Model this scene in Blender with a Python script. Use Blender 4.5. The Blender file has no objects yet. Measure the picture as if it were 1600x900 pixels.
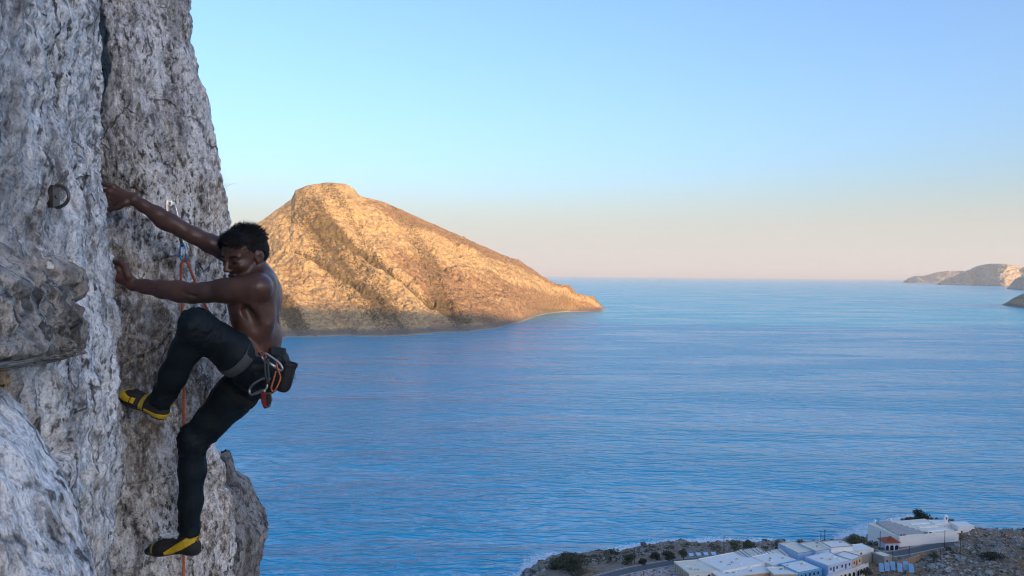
import bpy, bmesh, math, random
import numpy as np
from mathutils import Vector, Matrix

# ------------------------------------------------------------------ camera, sky, sun, exposure
scene = bpy.context.scene
col = scene.collection
CAM_Z = 150.0
FPX = 1256.0                      # focal length in photograph pixels (1600 wide)
PITCH, ROLL = 0.93, 0.50          # degrees
cam_data = bpy.data.cameras.new('camera')
cam = bpy.data.objects.new('camera', cam_data)
col.objects.link(cam)
cam_data.sensor_width = 36.0
cam_data.lens = 36.0 * FPX / 1600.0
cam_data.clip_start = 0.05
cam_data.clip_end = 300000.0
cam.location = (0, 0, CAM_Z)
RC = Matrix.Rotation(math.radians(90 - PITCH), 3, 'X') @ Matrix.Rotation(math.radians(ROLL), 3, 'Z')
cam.rotation_euler = RC.to_euler()
cam_data.dof.use_dof = True
cam_data.dof.focus_distance = 4.4
cam_data.dof.aperture_fstop = 20.0
scene.camera = cam

SUN_EL, SUN_AZ = 7.0, 33.0        # elevation; azimuth to the right of straight behind the camera
sdir = Vector((math.sin(math.radians(SUN_AZ)) * math.cos(math.radians(SUN_EL)),
               -math.cos(math.radians(SUN_AZ)) * math.cos(math.radians(SUN_EL)),
               math.sin(math.radians(SUN_EL))))
world = bpy.data.worlds.new('World')
scene.world = world
world.use_nodes = True
wn = world.node_tree
bg = wn.nodes['Background']
sky = wn.nodes.new('ShaderNodeTexSky')
sky.sky_type = 'NISHITA'
sky.sun_disc = False
sky.sun_elevation = math.radians(SUN_EL)
sky.sun_rotation = math.atan2(sdir.x, sdir.y)
sky.altitude = 0
sky.air_density = 1.0
sky.dust_density = 2.6
sky.ozone_density = 3.0
wb = wn.nodes.new('ShaderNodeMixRGB'); wb.blend_type = 'MULTIPLY'; wb.inputs[0].default_value = 1.0
wb.inputs[2].default_value = (0.965, 0.93, 1.02, 1)      # white balance of the whole sky
wn.links.new(sky.outputs[0], wb.inputs[1])
# pale band of lit air low on the horizon, the same all the way round
wtc = wn.nodes.new('ShaderNodeTexCoord'); wsep = wn.nodes.new('ShaderNodeSeparateXYZ'); wn.links.new(wtc.outputs['Generated'], wsep.inputs[0])
wmr = wn.nodes.new('ShaderNodeMapRange'); wmr.interpolation_type = 'SMOOTHERSTEP'; wmr.clamp = True
wmr.inputs['From Min'].default_value = 0.0; wmr.inputs['From Max'].default_value = 0.15; wmr.inputs['To Min'].default_value = 0.85; wmr.inputs['To Max'].default_value = 0.0
wn.links.new(wsep.outputs['Z'], wmr.inputs['Value'])
wmx = wn.nodes.new('ShaderNodeMixRGB'); wmx.inputs[2].default_value = (1.78, 1.72, 1.64, 1)
wn.links.new(wmr.outputs[0], wmx.inputs[0]); wn.links.new(wb.outputs[0], wmx.inputs[1]); wn.links.new(wmx.outputs[0], bg.inputs[0])
bg.inputs[1].default_value = 0.15

sun_data = bpy.data.lights.new('sun', 'SUN')
sun_data.energy = 2.75
sun_data.angle = math.radians(0.25)
sun_data.color = (1.0, 0.61, 0.27)
sun = bpy.data.objects.new('sun', sun_data)
col.objects.link(sun)
sun.rotation_euler = sdir.to_track_quat('Z', 'Y').to_euler()
sun.location = (200, -300, 700)

scene.view_settings.view_transform = 'Standard'
scene.view_settings.look = 'None'
scene.view_settings.gamma = 1.0
scene.view_settings.use_curve_mapping = False
scene.view_settings.exposure = 1.66
scene.render.engine = 'CYCLES'
scene.cycles.use_denoising = True
scene.cycles.denoiser = 'OPENIMAGEDENOISE'
scene.cycles.denoising_input_passes = 'RGB_ALBEDO_NORMAL'
scene.cycles.denoising_prefilter = 'ACCURATE'
scene.cycles.filter_width = 1.1
scene.cycles.max_bounces = 6
scene.cycles.volume_bounces = 0

# ------------------------------------------------------------------ helpers
rng = np.random.default_rng(7)
random.seed(7)
RCn = np.array(RC)

def at(px, py, Y):
    """world point seen at photograph pixel (px, py) at distance Y in front of the camera"""
    d = RCn @ np.array([(px - 800) / FPX, -(py - 450) / FPX, -1.0])
    p = d * (Y / d[1])
    return np.array([p[0], p[1], p[2] + CAM_Z])

def gp(px, py, z):
    """world point at photograph pixel (px, py) lying at height z"""
    d = RCn @ np.array([(px - 800) / FPX, -(py - 450) / FPX, -1.0])
    t = (z - CAM_Z) / d[2]
    return np.array([d[0] * t, d[1] * t, z])

_perm = rng.permutation(256).astype(np.int32)
_perm = np.concatenate([_perm, _perm])
_grad = np.array([[1,1,0],[-1,1,0],[1,-1,0],[-1,-1,0],[1,0,1],[-1,0,1],[1,0,-1],[-1,0,-1],
                  [0,1,1],[0,-1,1],[0,1,-1],[0,-1,-1],[1,1,0],[0,-1,1],[-1,1,0],[0,-1,-1]], np.float32)

def pn(x, y, z):
    """vectorised gradient noise, about -1..1"""
    x, y, z = np.broadcast_arrays(np.asarray(x, np.float64), np.asarray(y, np.float64), np.asarray(z, np.float64))
    xi = np.floor(x).astype(np.int64); yi = np.floor(y).astype(np.int64); zi = np.floor(z).astype(np.int64)
    xf = x - xi; yf = y - yi; zf = z - zi
    xi &= 255; yi &= 255; zi &= 255
    u = xf**3 * (xf * (xf * 6 - 15) + 10); v = yf**3 * (yf * (yf * 6 - 15) + 10); w = zf**3 * (zf * (zf * 6 - 15) + 10)
    def g(ix, iy, iz, fx, fy, fz):
        h = _perm[_perm[_perm[ix & 255] + (iy & 255)] + (iz & 255)] & 15
        gr = _grad[h]
        return gr[..., 0] * fx + gr[..., 1] * fy + gr[..., 2] * fz
    n000 = g(xi, yi, zi, xf, yf, zf); n100 = g(xi+1, yi, zi, xf-1, yf, zf)
    n010 = g(xi, yi+1, zi, xf, yf-1, zf); n110 = g(xi+1, yi+1, zi, xf-1, yf-1, zf)
    n001 = g(xi, yi, zi+1, xf, yf, zf-1); n101 = g(xi+1, yi, zi+1, xf-1, yf, zf-1)
    n011 = g(xi, yi+1, zi+1, xf, yf-1, zf-1); n111 = g(xi+1, yi+1, zi+1, xf-1, yf-1, zf-1)
    a = n000 + u * (n100 - n000); b = n010 + u * (n110 - n010)
    c = n001 + u * (n101 - n001); d = n011 + u * (n111 - n011)
    a = a + v * (b - a); c = c + v * (d - c)
    return a + w * (c - a)

def fbm(x, y, z, octv=5, gain=0.5, lac=2.03):
    s = 0; a = 1.0
    for i in range(octv):
        s = s + a * pn(x, y, z)
        x = x * lac + 17.3; y = y * lac + 5.1; z = z * lac + 9.7; a *= gain
    return s

def ridged(x, y, z, octv=5, gain=0.5, lac=2.03):
    s = 0; a = 1.0
    for i in range(octv):
        s = s + a * (1 - 2 * np.abs(pn(x, y, z)))
        x = x * lac + 17.3; y = y * lac + 5.1; z = z * lac + 9.7; a *= gain
    return s

def sstep(a, b, x):
    t = np.clip((x - a) / (b - a), 0, 1)
    return t * t * (3 - 2 * t)

def mesh_np(name, verts, faces, smooth=True):
    """a mesh from numpy arrays; faces is (n,3) or (n,4), or a python list of tuples"""
    me = bpy.data.meshes.new(name)
    verts = np.asarray(verts, np.float32)
    if isinstance(faces, np.ndarray):
        n, k = faces.shape
        me.vertices.add(len(verts)); me.vertices.foreach_set('co', verts.ravel())
        me.loops.add(n * k); me.loops.foreach_set('vertex_index', faces.astype(np.int32).ravel())
        me.polygons.add(n)
        me.polygons.foreach_set('loop_start', np.arange(0, n * k, k, dtype=np.int32))
        me.update(calc_edges=True)
    else:
        me.from_pydata([tuple(v) for v in verts], [], faces)
    me.validate()
    me.polygons.foreach_set('use_smooth', np.full(len(me.polygons), smooth))
    me.update()
    return me

def grid_faces(nr, nc, wrap=False):
    i = np.arange(nr - 1)[:, None]; j = np.arange(nc if wrap else nc - 1)[None, :]
    j2 = (j + 1) % nc
    a = i * nc + j; b = i * nc + j2; c = (i + 1) * nc + j2; d = (i + 1) * nc + j
    return np.stack([a, b, c, d], -1).reshape(-1, 4)

def link(name, me, mat=None, parent=None, loc=None):
    o = bpy.data.objects.new(name, me)
    col.objects.link(o)
    if mat is not None and me is not None:
        me.materials.append(mat)
    if parent is not None:
        o.parent = parent
    if loc is not None:
        o.location = tuple(float(v) for v in loc)
    return o

def tag(o, label=None, cat=None, group=None, kind=None):
    if label: o['label'] = label
    if cat: o['category'] = cat
    if group: o['group'] = group
    if kind: o['kind'] = kind
    return o

def empty(name, loc, rz=0.0):
    o = bpy.data.objects.new(name, None)
    col.objects.link(o)
    o.empty_display_size = 0.2
    o.location = tuple(float(v) for v in loc)
    o.rotation_euler = (0, 0, rz)
    return o

class MB:
    """collects simple solids into one mesh"""
    def __init__(self): self.v = []; self.f = []
    def add(self, vs, fs):
        n = len(self.v); self.v += [tuple(float(c) for c in p) for p in vs]
        self.f += [tuple(i + n for i in f) for f in fs]; return self
    def box(self, x0, x1, y0, y1, z0, z1):
        vs = [(x0,y0,z0),(x1,y0,z0),(x1,y1,z0),(x0,y1,z0),(x0,y0,z1),(x1,y0,z1),(x1,y1,z1),(x0,y1,z1)]
        return self.add(vs, [(0,3,2,1),(4,5,6,7),(0,1,5,4),(1,2,6,5),(2,3,7,6),(3,0,4,7)])
    def hexa(self, b4, t4):
        return self.add(list(b4) + list(t4), [(0,3,2,1),(4,5,6,7),(0,1,5,4),(1,2,6,5),(2,3,7,6),(3,0,4,7)])
    def tube(self, pts, rad, n=8, closed=False, cap=True):
        pts = [np.array(p, float) for p in pts]; m = len(pts)
        rr = rad if hasattr(rad, '__len__') else [rad] * m
        ref = None; base = len(self.v); vs = []
        for i in range(m):
            if closed: t = pts[(i + 1) % m] - pts[i - 1]
            else: t = pts[min(i + 1, m - 1)] - pts[max(i - 1, 0)]
            t = t / (np.linalg.norm(t) + 1e-12)
            if ref is None:
                ref = np.cross(t, [0.3, 0.2, 0.93]);
                if np.linalg.norm(ref) < 0.1: ref = np.cross(t, [1, 0, 0])
            ref = ref - t * np.dot(ref, t); ref /= np.linalg.norm(ref)
            bi = np.cross(t, ref)
            for k in range(n):
                a = 2 * math.pi * k / n
                vs.append(pts[i] + rr[i] * (math.cos(a) * ref + math.sin(a) * bi))
        fs = []
        for i in range(m if closed else m - 1):
            for k in range(n):
                i2 = (i + 1) % m
                fs.append((i*n+k, i*n+(k+1) % n, i2*n+(k+1) % n, i2*n+k))
        if not closed and cap:
            fs.append(tuple(range(n - 1, -1, -1))); fs.append(tuple((m-1)*n + k for k in range(n)))
        return self.add(vs, fs)
    def build(self, name, mat, parent=None, loc=None, smooth=False):
        me = mesh_np(name, np.array(self.v), self.f, smooth)
        return link(name, me, mat, parent, loc)

def spline(pts, n=10):
    """Catmull-Rom through pts"""
    P = [np.array(p, float) for p in pts]
    P = [2 * P[0] - P[1]] + P + [2 * P[-1] - P[-2]]
    out = []
    for i in range(1, len(P) - 2):
        for k in range(n):
            t = k / n
            out.append(0.5 * ((2*P[i]) + (-P[i-1]+P[i+1])*t + (2*P[i-1]-5*P[i]+4*P[i+1]-P[i+2])*t*t + (-P[i-1]+3*P[i]-3*P[i+1]+P[i+2])*t**3))
    out.append(P[-2])
    return out

# ------------------------------------------------------------------ materials
class NT:
    def __init__(self, name):
        self.m = bpy.data.materials.new(name); self.m.use_nodes = True
        self.t = self.m.node_tree; self.b = self.t.nodes['Principled BSDF']
        self.tc = self.t.nodes.new('ShaderNodeTexCoord')
    def n(self, kind, **kw):
        nd = self.t.nodes.new('ShaderNode' + kind)
        for k, v in kw.items(): setattr(nd, k, v)
        return nd
    def l(self, a, b): self.t.links.new(a, b)
    def coords(self, scale=(1, 1, 1), rot=(0, 0, 0), src='Object'):
        mp = self.n('Mapping'); mp.inputs['Scale'].default_value = scale; mp.inputs['Rotation'].default_value = rot
        self.l(self.tc.outputs[src], mp.inputs[0]); return mp.outputs[0]
    def noise(self, vec, scale, detail=4, rough=0.5, dist=0.0):
        nd = self.n('TexNoise'); nd.inputs['Scale'].default_value = scale; nd.inputs['Detail'].default_value = detail
        nd.inputs['Roughness'].default_value = rough; nd.inputs['Distortion'].default_value = dist
        self.l(vec, nd.inputs['Vector']); return nd.outputs['Fac']
    def voro(self, vec, scale, feature='F1', out='Distance', rnd=1.0):
        nd = self.n('TexVoronoi'); nd.feature = feature; nd.inputs['Scale'].default_value = scale
        nd.inputs['Randomness'].default_value = rnd
        self.l(vec, nd.inputs['Vector']); return nd.outputs[out]
    def ramp(self, fac, stops):
        nd = self.n('ValToRGB'); cr = nd.color_ramp
        while len(cr.elements) < len(stops): cr.elements.new(0.5)
        for e, (p, c) in zip(cr.elements, stops):
            e.position = p; e.color = (c, c, c, 1) if not hasattr(c, '__len__') else (*c, 1)
        self.l(fac, nd.inputs[0]); return nd.outputs[0]
    def mix(self, fac, a, b, blend='MIX'):
        nd = self.n('MixRGB', blend_type=blend)
        for s, v in ((nd.inputs[0], fac), (nd.inputs[1], a), (nd.inputs[2], b)):
            if isinstance(v, bpy.types.NodeSocket): self.l(v, s)
            elif hasattr(v, '__len__'): s.default_value = (*v, 1)
            else: s.default_value = v if s.type == 'VALUE' else (v, v, v, 1)
        return nd.outputs[0]
    def math(self, op, a, b=0.0):
        nd = self.n('Math', operation=op)
        for s, v in ((nd.inputs[0], a), (nd.inputs[1], b)):
            if isinstance(v, bpy.types.NodeSocket): self.l(v, s)
            else: s.default_value = v
        return nd.outputs[0]
    def attr(self, name):
        nd = self.n('Attribute'); nd.attribute_name = name; return nd.outputs['Fac']
    def bump(self, height, strength=0.5, distance=0.01, prev=None):
        nd = self.n('Bump'); nd.inputs['Strength'].default_value = strength; nd.inputs['Distance'].default_value = distance
        self.l(height, nd.inputs['Height'])
        if prev is not None: self.l(prev, nd.inputs['Normal'])
        return nd.outputs[0]
    def set(self, color=None, rough=None, normal=None, **kw):
        for key, v in (('Base Color', color), ('Roughness', rough), ('Normal', normal)):
            if v is None: continue
            if isinstance(v, bpy.types.NodeSocket): self.l(v, self.b.inputs[key])
            elif hasattr(v, '__len__'): self.b.inputs[key].default_value = (*v, 1)
            else: self.b.inputs[key].default_value = v
        for k, v in kw.items(): self.b.inputs[k.replace('_', ' ')].default_value = v
        return self.m

def plain(name, c, rough=0.6, var=0.15, scale=3.0, bump=0.0, bdist=0.005, **kw):
    """a procedural material: colour with a little uneven wear"""
    t = NT(name)
    v = t.coords()
    f = t.noise(v, scale, 5, 0.6)
    lo = tuple(x * (1 - var) for x in c); hi = tuple(min(1, x * (1 + var)) for x in c)
    cc = t.ramp(f, [(0.3, lo), (0.7, hi)])
    nrm = None
    if bump: nrm = t.bump(t.noise(v, scale * 6, 4, 0.6), bump, bdist)
    return t.set(cc, rough, nrm, **kw)
# ------------------------------------------------------------------ shore line and coast
shore_px = [(700,960),(790,915),(812,902),(822,889),(842,878),(868,869),(905,865),(950,862),(985,857),(1010,853),(1060,847),(1120,848),(1180,846),
            (1230,848),(1270,846),(1310,843),(1345,842),(1366,834),(1388,826),(1406,814),(1428,807),(1455,819),(1490,828),(1530,838),(1575,842),(1640,846),(1750,860)]
shore = np.array([gp(x, y, 0)[:2] for x, y in shore_px])
shore = np.vstack([[-900, 300], [-300, 330], shore, [shore[-1][0] + 500, 430], [3000, 420]])
# resample the line and roughen it
_seg = np.cumsum(np.r_[0, np.hypot(*np.diff(shore, axis=0).T)])
_s = np.arange(0, _seg[-1], 3.0)
_sx = np.interp(_s, _seg, shore[:, 0]); _sy = np.interp(_s, _seg, shore[:, 1])
_sy = _sy + 4.0 * fbm(_s / 14.0, 0 * _s, 0 * _s + 3.3, 4)
def shore_y(x):
    return np.interp(x, _sx, _sy)

road_px = [(930,905),(975,893),(1020,884),(1060,878),(1100,874),(1140,872),(1180,869),(1215,872),(1260,880),(1310,878),(1370,868),(1405,864),(1430,859),(1460,853),(1490,849),(1530,852),(1600,860),(1700,880)]
ROADZ = 12.0
road_pts = np.array([gp(x, y, ROADZ) for x, y in road_px])
_rs = np.array(spline(road_pts, 10))
def road_dist(x, y):
    d = np.full(x.shape, 1e9)
    for p in _rs[::2]:
        d = np.minimum(d, (x - p[0])**2 + (y - p[1])**2)
    return np.sqrt(d)

hill_c = gp(1612, 858, 16)          # rocky knoll at the right
def coast_h(x, y):
    d = shore_y(x) - y                                            # metres inland
    big = fbm(x / 60, y / 60, 0 * x, 4); small = fbm(x / 7, y / 7, 0 * x + 4, 5); rid = ridged(x / 9, y / 9, 0 * x + 8, 4)
    z = 1.8 * sstep(-2, 7, d + 3 * small) + 8.7 * sstep(8, 48, d) - 2.0 * sstep(0, -25, d) - 3
    z = z + 3 * sstep(-1, 3, d) - 0.3
    z = z + 0.7 * rid * sstep(-4, 4, d) * (1 - 0.55 * sstep(15, 45, d)) + 0.6 * small
    shelf = sstep(20, 45, d)
    hx = (x - hill_c[0]); hy = (y - hill_c[1])
    hill = np.exp(-((hx / 46)**2 + (hy / 34)**2))
    z = z + hill * (9.0 + 2.0 * rid + 1.2 * small)
    up = np.maximum(0, 358 - y + 0.12 * np.clip(x, -200, 400) * 0)
    z = z + up * 0.315 + np.clip(up, 0, 80) / 80 * (2.5 * big + 1.5 * small)
    right = sstep(170, 260, x) * sstep(395, 350, y)
    z = z + right * (3.0 + 1.2 * rid)
    rd = road_dist(x, y)
    k = sstep(13, 6.0, rd) * sstep(330, 350, y)
    z = z * (1 - k) + (ROADZ - 0.25) * k
    yard = sstep(70, 90, x) * sstep(205, 190, x) * sstep(345, 355, y) * sstep(14, 22, d)
    z = z * (1 - yard) + np.minimum(z, ROADZ - 0.25) * yard
    return z

# ------------------------------------------------------------------ sea
def graded(lo, a, b, hi, step, n):
    mid = np.arange(a, b + 0.1, step)
    left = a - np.geomspace(step, a - lo, n)[::-1]; right = b + np.geomspace(step, hi - b, n)
    return np.concatenate([left, mid, right])
sx = graded(-120000, -40, 460, 120000, 2.0, 40); sy = graded(-120000, 360, 620, 150000, 1.6, 40)
GX, GY = np.meshgrid(sx, sy)
sea_me = mesh_np('sea', np.stack([GX.ravel(), GY.ravel(), 0 * GX.ravel()], -1), grid_faces(len(sy), len(sx)))
dsh = GY - shore_y(GX)
inb = sstep(-60, -30, GX) * sstep(520, 480, GX)
reach = 4 + 10 * np.clip(0.5 + fbm(GX / 30, GY / 30, 0 * GX, 3), 0, 1.3)
for cx_, cy_, r_ in ((1372, 826, 26), (832, 880, 18), (1345, 838, 16), (1120, 846, 10), (1180, 845, 8), (960, 858, 9)):
    c_ = gp(cx_, cy_, 0)
    reach = reach + r_ * np.exp(-((GX - c_[0])**2 + (GY - c_[1])**2) / (r_ * 0.9)**2)
foam = np.clip(1 - dsh / np.maximum(reach, 1), 0, 1) * inb * (dsh > -8)
at_ = sea_me.attributes.new('foam', 'FLOAT', 'POINT'); at_.data.foreach_set('value', foam.ravel().astype(np.float32))
t = NT('sea_water')
v1 = t.coords((1/27, 1/9.5, 1/9.5), (0, 0, math.radians(-14)))
v2 = t.coords((1/8.0, 1/4.2, 1/4.2), (0, 0, math.radians(-3)))
v3 = t.coords((1/420, 1/110, 1/110), (0, 0, math.radians(-6)))
v4 = t.coords((1/75, 1/24, 1/24), (0, 0, math.radians(-14)))
def skewed(vec, k, det, dist):
    # wave fronts that face the shore are steeper than their backs
    n0 = t.noise(vec, 1.0, det, 0.5, dist); cb = t.n('CombineXYZ'); t.l(t.math('MULTIPLY', t.math('SUBTRACT', n0, 0.5), k), cb.inputs[1])
    ad = t.n('VectorMath', operation='ADD'); t.l(vec, ad.inputs[0]); t.l(cb.outputs[0], ad.inputs[1])
    return t.noise(ad.outputs[0], 1.0, det, 0.5, dist)
w1 = skewed(v1, 2.2, 2, 0.5); w2 = skewed(v2, 1.6, 2, 0.4); w4 = skewed(v4, 2.0, 1, 0.3)
gust = t.ramp(t.noise(v3, 1.0, 4, 0.55, 0.5), [(0.40, 0.42), (0.58, 1.0)])
h = t.math('ADD', t.math('MULTIPLY', w1, 7.0), t.math('MULTIPLY', w2, 2.2))
h = t.math('ADD', h, t.math('MULTIPLY', w4, 2.4))
h = t.math('MULTIPLY', h, gust)
nrm = t.bump(h, 1.0, 1.0)
fo = t.attr('foam')
vf = t.coords((1/2.2, 1/1.6, 1))
fn = t.noise(vf, 1.0, 6, 0.7, 1.2)
fm = t.ramp(t.math('ADD', t.math('MULTIPLY', fo, 0.75), t.math('MULTIPLY', t.math('SUBTRACT', fn, 0.5), 2.2)), [(0.30, 0.0), (0.52, 0.95)])
fm = t.math('MULTIPLY', fm, t.math('GREATER_THAN', fo, 0.02))
teal = t.mix(t.math('MULTIPLY', fo, 0.6), (0.006, 0.395, 0.61), (0.04, 0.46, 0.66))
colr = t.mix(fm, teal, (0.80, 0.84, 0.86))
rgh = t.math('ADD', t.math('MULTIPLY', fm, 0.6), t.math('ADD', 0.10, t.math('MULTIPLY', gust, 0.14)))
SEA = t.set(colr, rgh, nrm, IOR=1.38)
sea = link('sea', sea_me, SEA)
tag(sea, kind='structure')

# ------------------------------------------------------------------ coast terrain (scrub, rock, hillside below the cliff)
def heightfield(name, xs, ys, hf, mat):
    X, Y = np.meshgrid(xs, ys)
    Z = hf(X, Y)
    me = mesh_np(name, np.stack([X.ravel(), Y.ravel(), Z.ravel()], -1), grid_faces(len(ys), len(xs)))
    o = link(name, me, mat); tag(o, kind='structure'); return o
t = NT('coast_ground')
v = t.coords()
n1 = t.noise(v, 0.05, 6, 0.6); n2 = t.noise(v, 0.5, 6, 0.65); n3 = t.noise(v, 1.6, 4, 0.6)
soil = t.ramp(n2, [(0.30, (0.12, 0.075, 0.042)), (0.5, (0.27, 0.175, 0.10)), (0.72, (0.44, 0.32, 0.21))])
rock = t.ramp(n3, [(0.32, (0.10, 0.085, 0.07)), (0.5, (0.27, 0.23, 0.19)), (0.68, (0.46, 0.41, 0.35))])
cc = t.mix(t.ramp(n1, [(0.42, 0.0), (0.58, 1.0)]), soil, rock)
scr = t.ramp(t.voro(v, 0.42), [(0.18, 1.0), (0.42, 0.0)])
scr = t.math('MULTIPLY', scr, t.ramp(t.noise(v, 0.16, 4, 0.6), [(0.45, 0.0), (0.58, 1.0)]))
cc = t.mix(scr, cc, (0.055, 0.06, 0.032))
COAST = t.set(cc, 0.95, t.bump(t.math('ADD', n2, n3), 0.9, 0.7))
coast = heightfield('coast', np.concatenate([np.arange(-400, -41, 9), np.arange(-40, 470, 1.3), np.arange(474, 1000, 9)]),
                    np.concatenate([np.arange(-60, 330, 6), np.arange(332, 560, 1.3)]), coast_h, COAST)

# ------------------------------------------------------------------ mountain behind the camera: keeps the morning sun off cliff, village and near water
def mount_h(x, y):
    r = 45 * fbm(x / 600, y / 600, 0 * x + 2, 5)
    crest = 1027 + 24 * fbm(x / 420, 0 * x, 0 * x + 1.5, 4) + 8 * np.sin(x / 330.0)
    t_ = np.clip((-25 - y) / 4475, 0, 1)
    base = 118 + (crest - 118) * t_**1.25
    base = np.where(y < -4500, crest - (-4500 - y) * 0.35, base)
    edge = sstep(-25, -250, y)
    return base + r * edge * sstep(-4500, -3900, y) - 14 * (1 - edge)
mountain = heightfield('mountain', np.arange(-1800, 8500, 50), np.concatenate([np.arange(-5400, -60, 50), [-60, -45, -30, -25]]), mount_h, COAST)

# ------------------------------------------------------------------ the island across the strait
def island_mesh(name, ridge_px, shore_pxs, back, mat, nu=900, nv=320, amp=1.0, seed=0.0, prof=None, main=False):
    """ridge_px: (px, py, Y) along the skyline; shore_pxs: (px, py) of the near water line for the same stations"""
    R = np.array([at(*p) for p in ridge_px]); S = np.array([gp(px, py, 0) for px, py in shore_pxs])
    tt = np.cumsum(np.r_[0, np.maximum(np.abs(np.diff([p[0] for p in ridge_px])), 1.0)]); tt = tt / tt[-1]; u = np.linspace(0, 1, nu)
    R = np.stack([np.interp(u, tt, R[:, k]) for k in range(3)], -1); S = np.stack([np.interp(u, tt, S[:, k]) for k in range(3)], -1)
    ker = np.ones(9) / 9
    for k in range(3):
        S[4:-4, k] = np.convolve(S[:, k], ker, 'valid')
        if k < 2: R[4:-4, k] = np.convolve(R[:, k], ker, 'valid')
    v = np.linspace(0, 1, nv)
    vb = np.linspace(0, 1, nv // 4)[1:]
    f = prof(v)
    P = S[None] * (1 - v[:, None, None]) + R[None] * v[:, None, None]
    P[..., 2] = R[None, :, 2] * f[:, None]
    B = R + np.array(back) * np.clip(R[:, 2:3] / 300, 0.15, 1.5)
    Q = R[None] * (1 - vb[:, None, None]) + B[None] * vb[:, None, None]
    Q[..., 2] = R[None, :, 2] * (1 - vb[:, None])**1.1
    P = np.concatenate([P, Q], 0)
    hgt = P[..., 2]
    vv = np.concatenate([v, 1 + vb])[:, None] * np.ones((1, nu))
    x, y = P[..., 0], P[..., 1]
    m = sstep(0, 60, hgt)
    slope_u = (u * np.linalg.norm(R[-1] - R[0]))[None, :] + 0 * vv
    W_ = np.linalg.norm(R - S, axis=1).mean()
    sdiag = slope_u + 0.75 * vv * W_                                    # gullies fall to the right
    gul = fbm(sdiag / 210 + seed, vv * 1.1, 0 * x + 1.7, 3, 0.5) + 0.45 * ridged(sdiag / 95 + seed, vv * 2.2, 0 * x + 4.1, 4, 0.5)
    rough = fbm(x / 120 + seed, y / 120, hgt / 90, 6, 0.6)
    cl = fbm(x / 34 + seed, y / 34, hgt / 30, 5, 0.62)
    cl = cl + 0.22 * ridged(x / 22 + seed, y / 22, hgt / 17, 3, 0.6) - 0.2
    att = sstep(1.0, 0.86, vv) * (vv <= 1) + (vv > 1) * sstep(1.0, 1.1, vv)      # keep the skyline
    d = (17 * gul + 12 * rough) * m * att + 6.0 * cl * m * (0.3 + 0.7 * att) + 2.5 * cl * sstep(0, 8, hgt) * (1 - m)
    P[..., 2] = np.maximum(hgt + d * amp * 0.8, -4)
    P[..., 1] -= 0.6 * d * amp
    if main:
        ul = 0.83 - 0.50 * vv + 0.012 * fbm(vv * 9, 0 * vv, 0 * vv + 2, 3); du_ = u[None, :] - ul
        gl = np.exp(-(du_ / 0.016)**2) * sstep(0.08, 0.2, vv) * sstep(0.80, 0.68, vv)
        gl2 = np.exp(-((du_ + 0.13) / 0.010)**2) * sstep(0.15, 0.3, vv) * sstep(0.72, 0.6, vv)
        P[..., 2] -= 20 * gl + 13 * gl2
    P[0, :, 2] = -6; P[-1, :, 2] = -6
    veg_shade = 0.5 + 0.9 * fbm(sdiag / 140 + seed + 5, vv * 0.9, 0 * x, 4, 0.5) - 0.22 * gul
    soil_ = sstep(0.45, 0.9, u)[None, :] * sstep(0.62, 0.85, vv) + 0.55 * sstep(0.3, 0.8, u)[None, :] * sstep(0.5, 0.1, vv) + 0.6 * fbm(sdiag / 260 + 9 + seed, vv * 1.4, 0 * x, 4)
    if main:
        veg_shade = veg_shade - 0.12 + 1.0 * gl + 0.8 * gl2 + 0.35 * sstep(0.25, 0.05, np.abs(u[None, :] - 0.40)) * sstep(0.42, 0.25, vv) + 0.25 * np.exp(-((du_ - 0.03) / 0.03)**2) * sstep(0.7, 0.5, vv)  # gully lines darkened for scrub and for shade alike
        soil_ = sstep(0.45, 0.62, u)[None, :] * sstep(0.84, 0.95, vv + 0.05 * rough) * 0.9 + 0.85 * sstep(0.0, 0.05, du_) * sstep(0.74, 0.60, vv + 0.06 * rough) - 0.25 * sstep(0.5, 0.8, vv) * (u[None, :] < 0.55) + 0.45 * fbm(sdiag / 200 + 9 + seed, vv * 1.4, 0 * x, 4)
    # terraces: broken cliff bands high on the slope
    me = mesh_np(name, P.reshape(-1, 3), grid_faces(P.shape[0], nu))
    for an_, av_ in (('veg_shade', veg_shade), ('soil', soil_)):
        q_ = me.attributes.new(an_, 'FLOAT', 'POINT'); q_.data.foreach_set('value', np.asarray(av_ + 0 * x, np.float32).ravel())
    o = link(name, me, mat); tag(o, kind='structure'); return o

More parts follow.
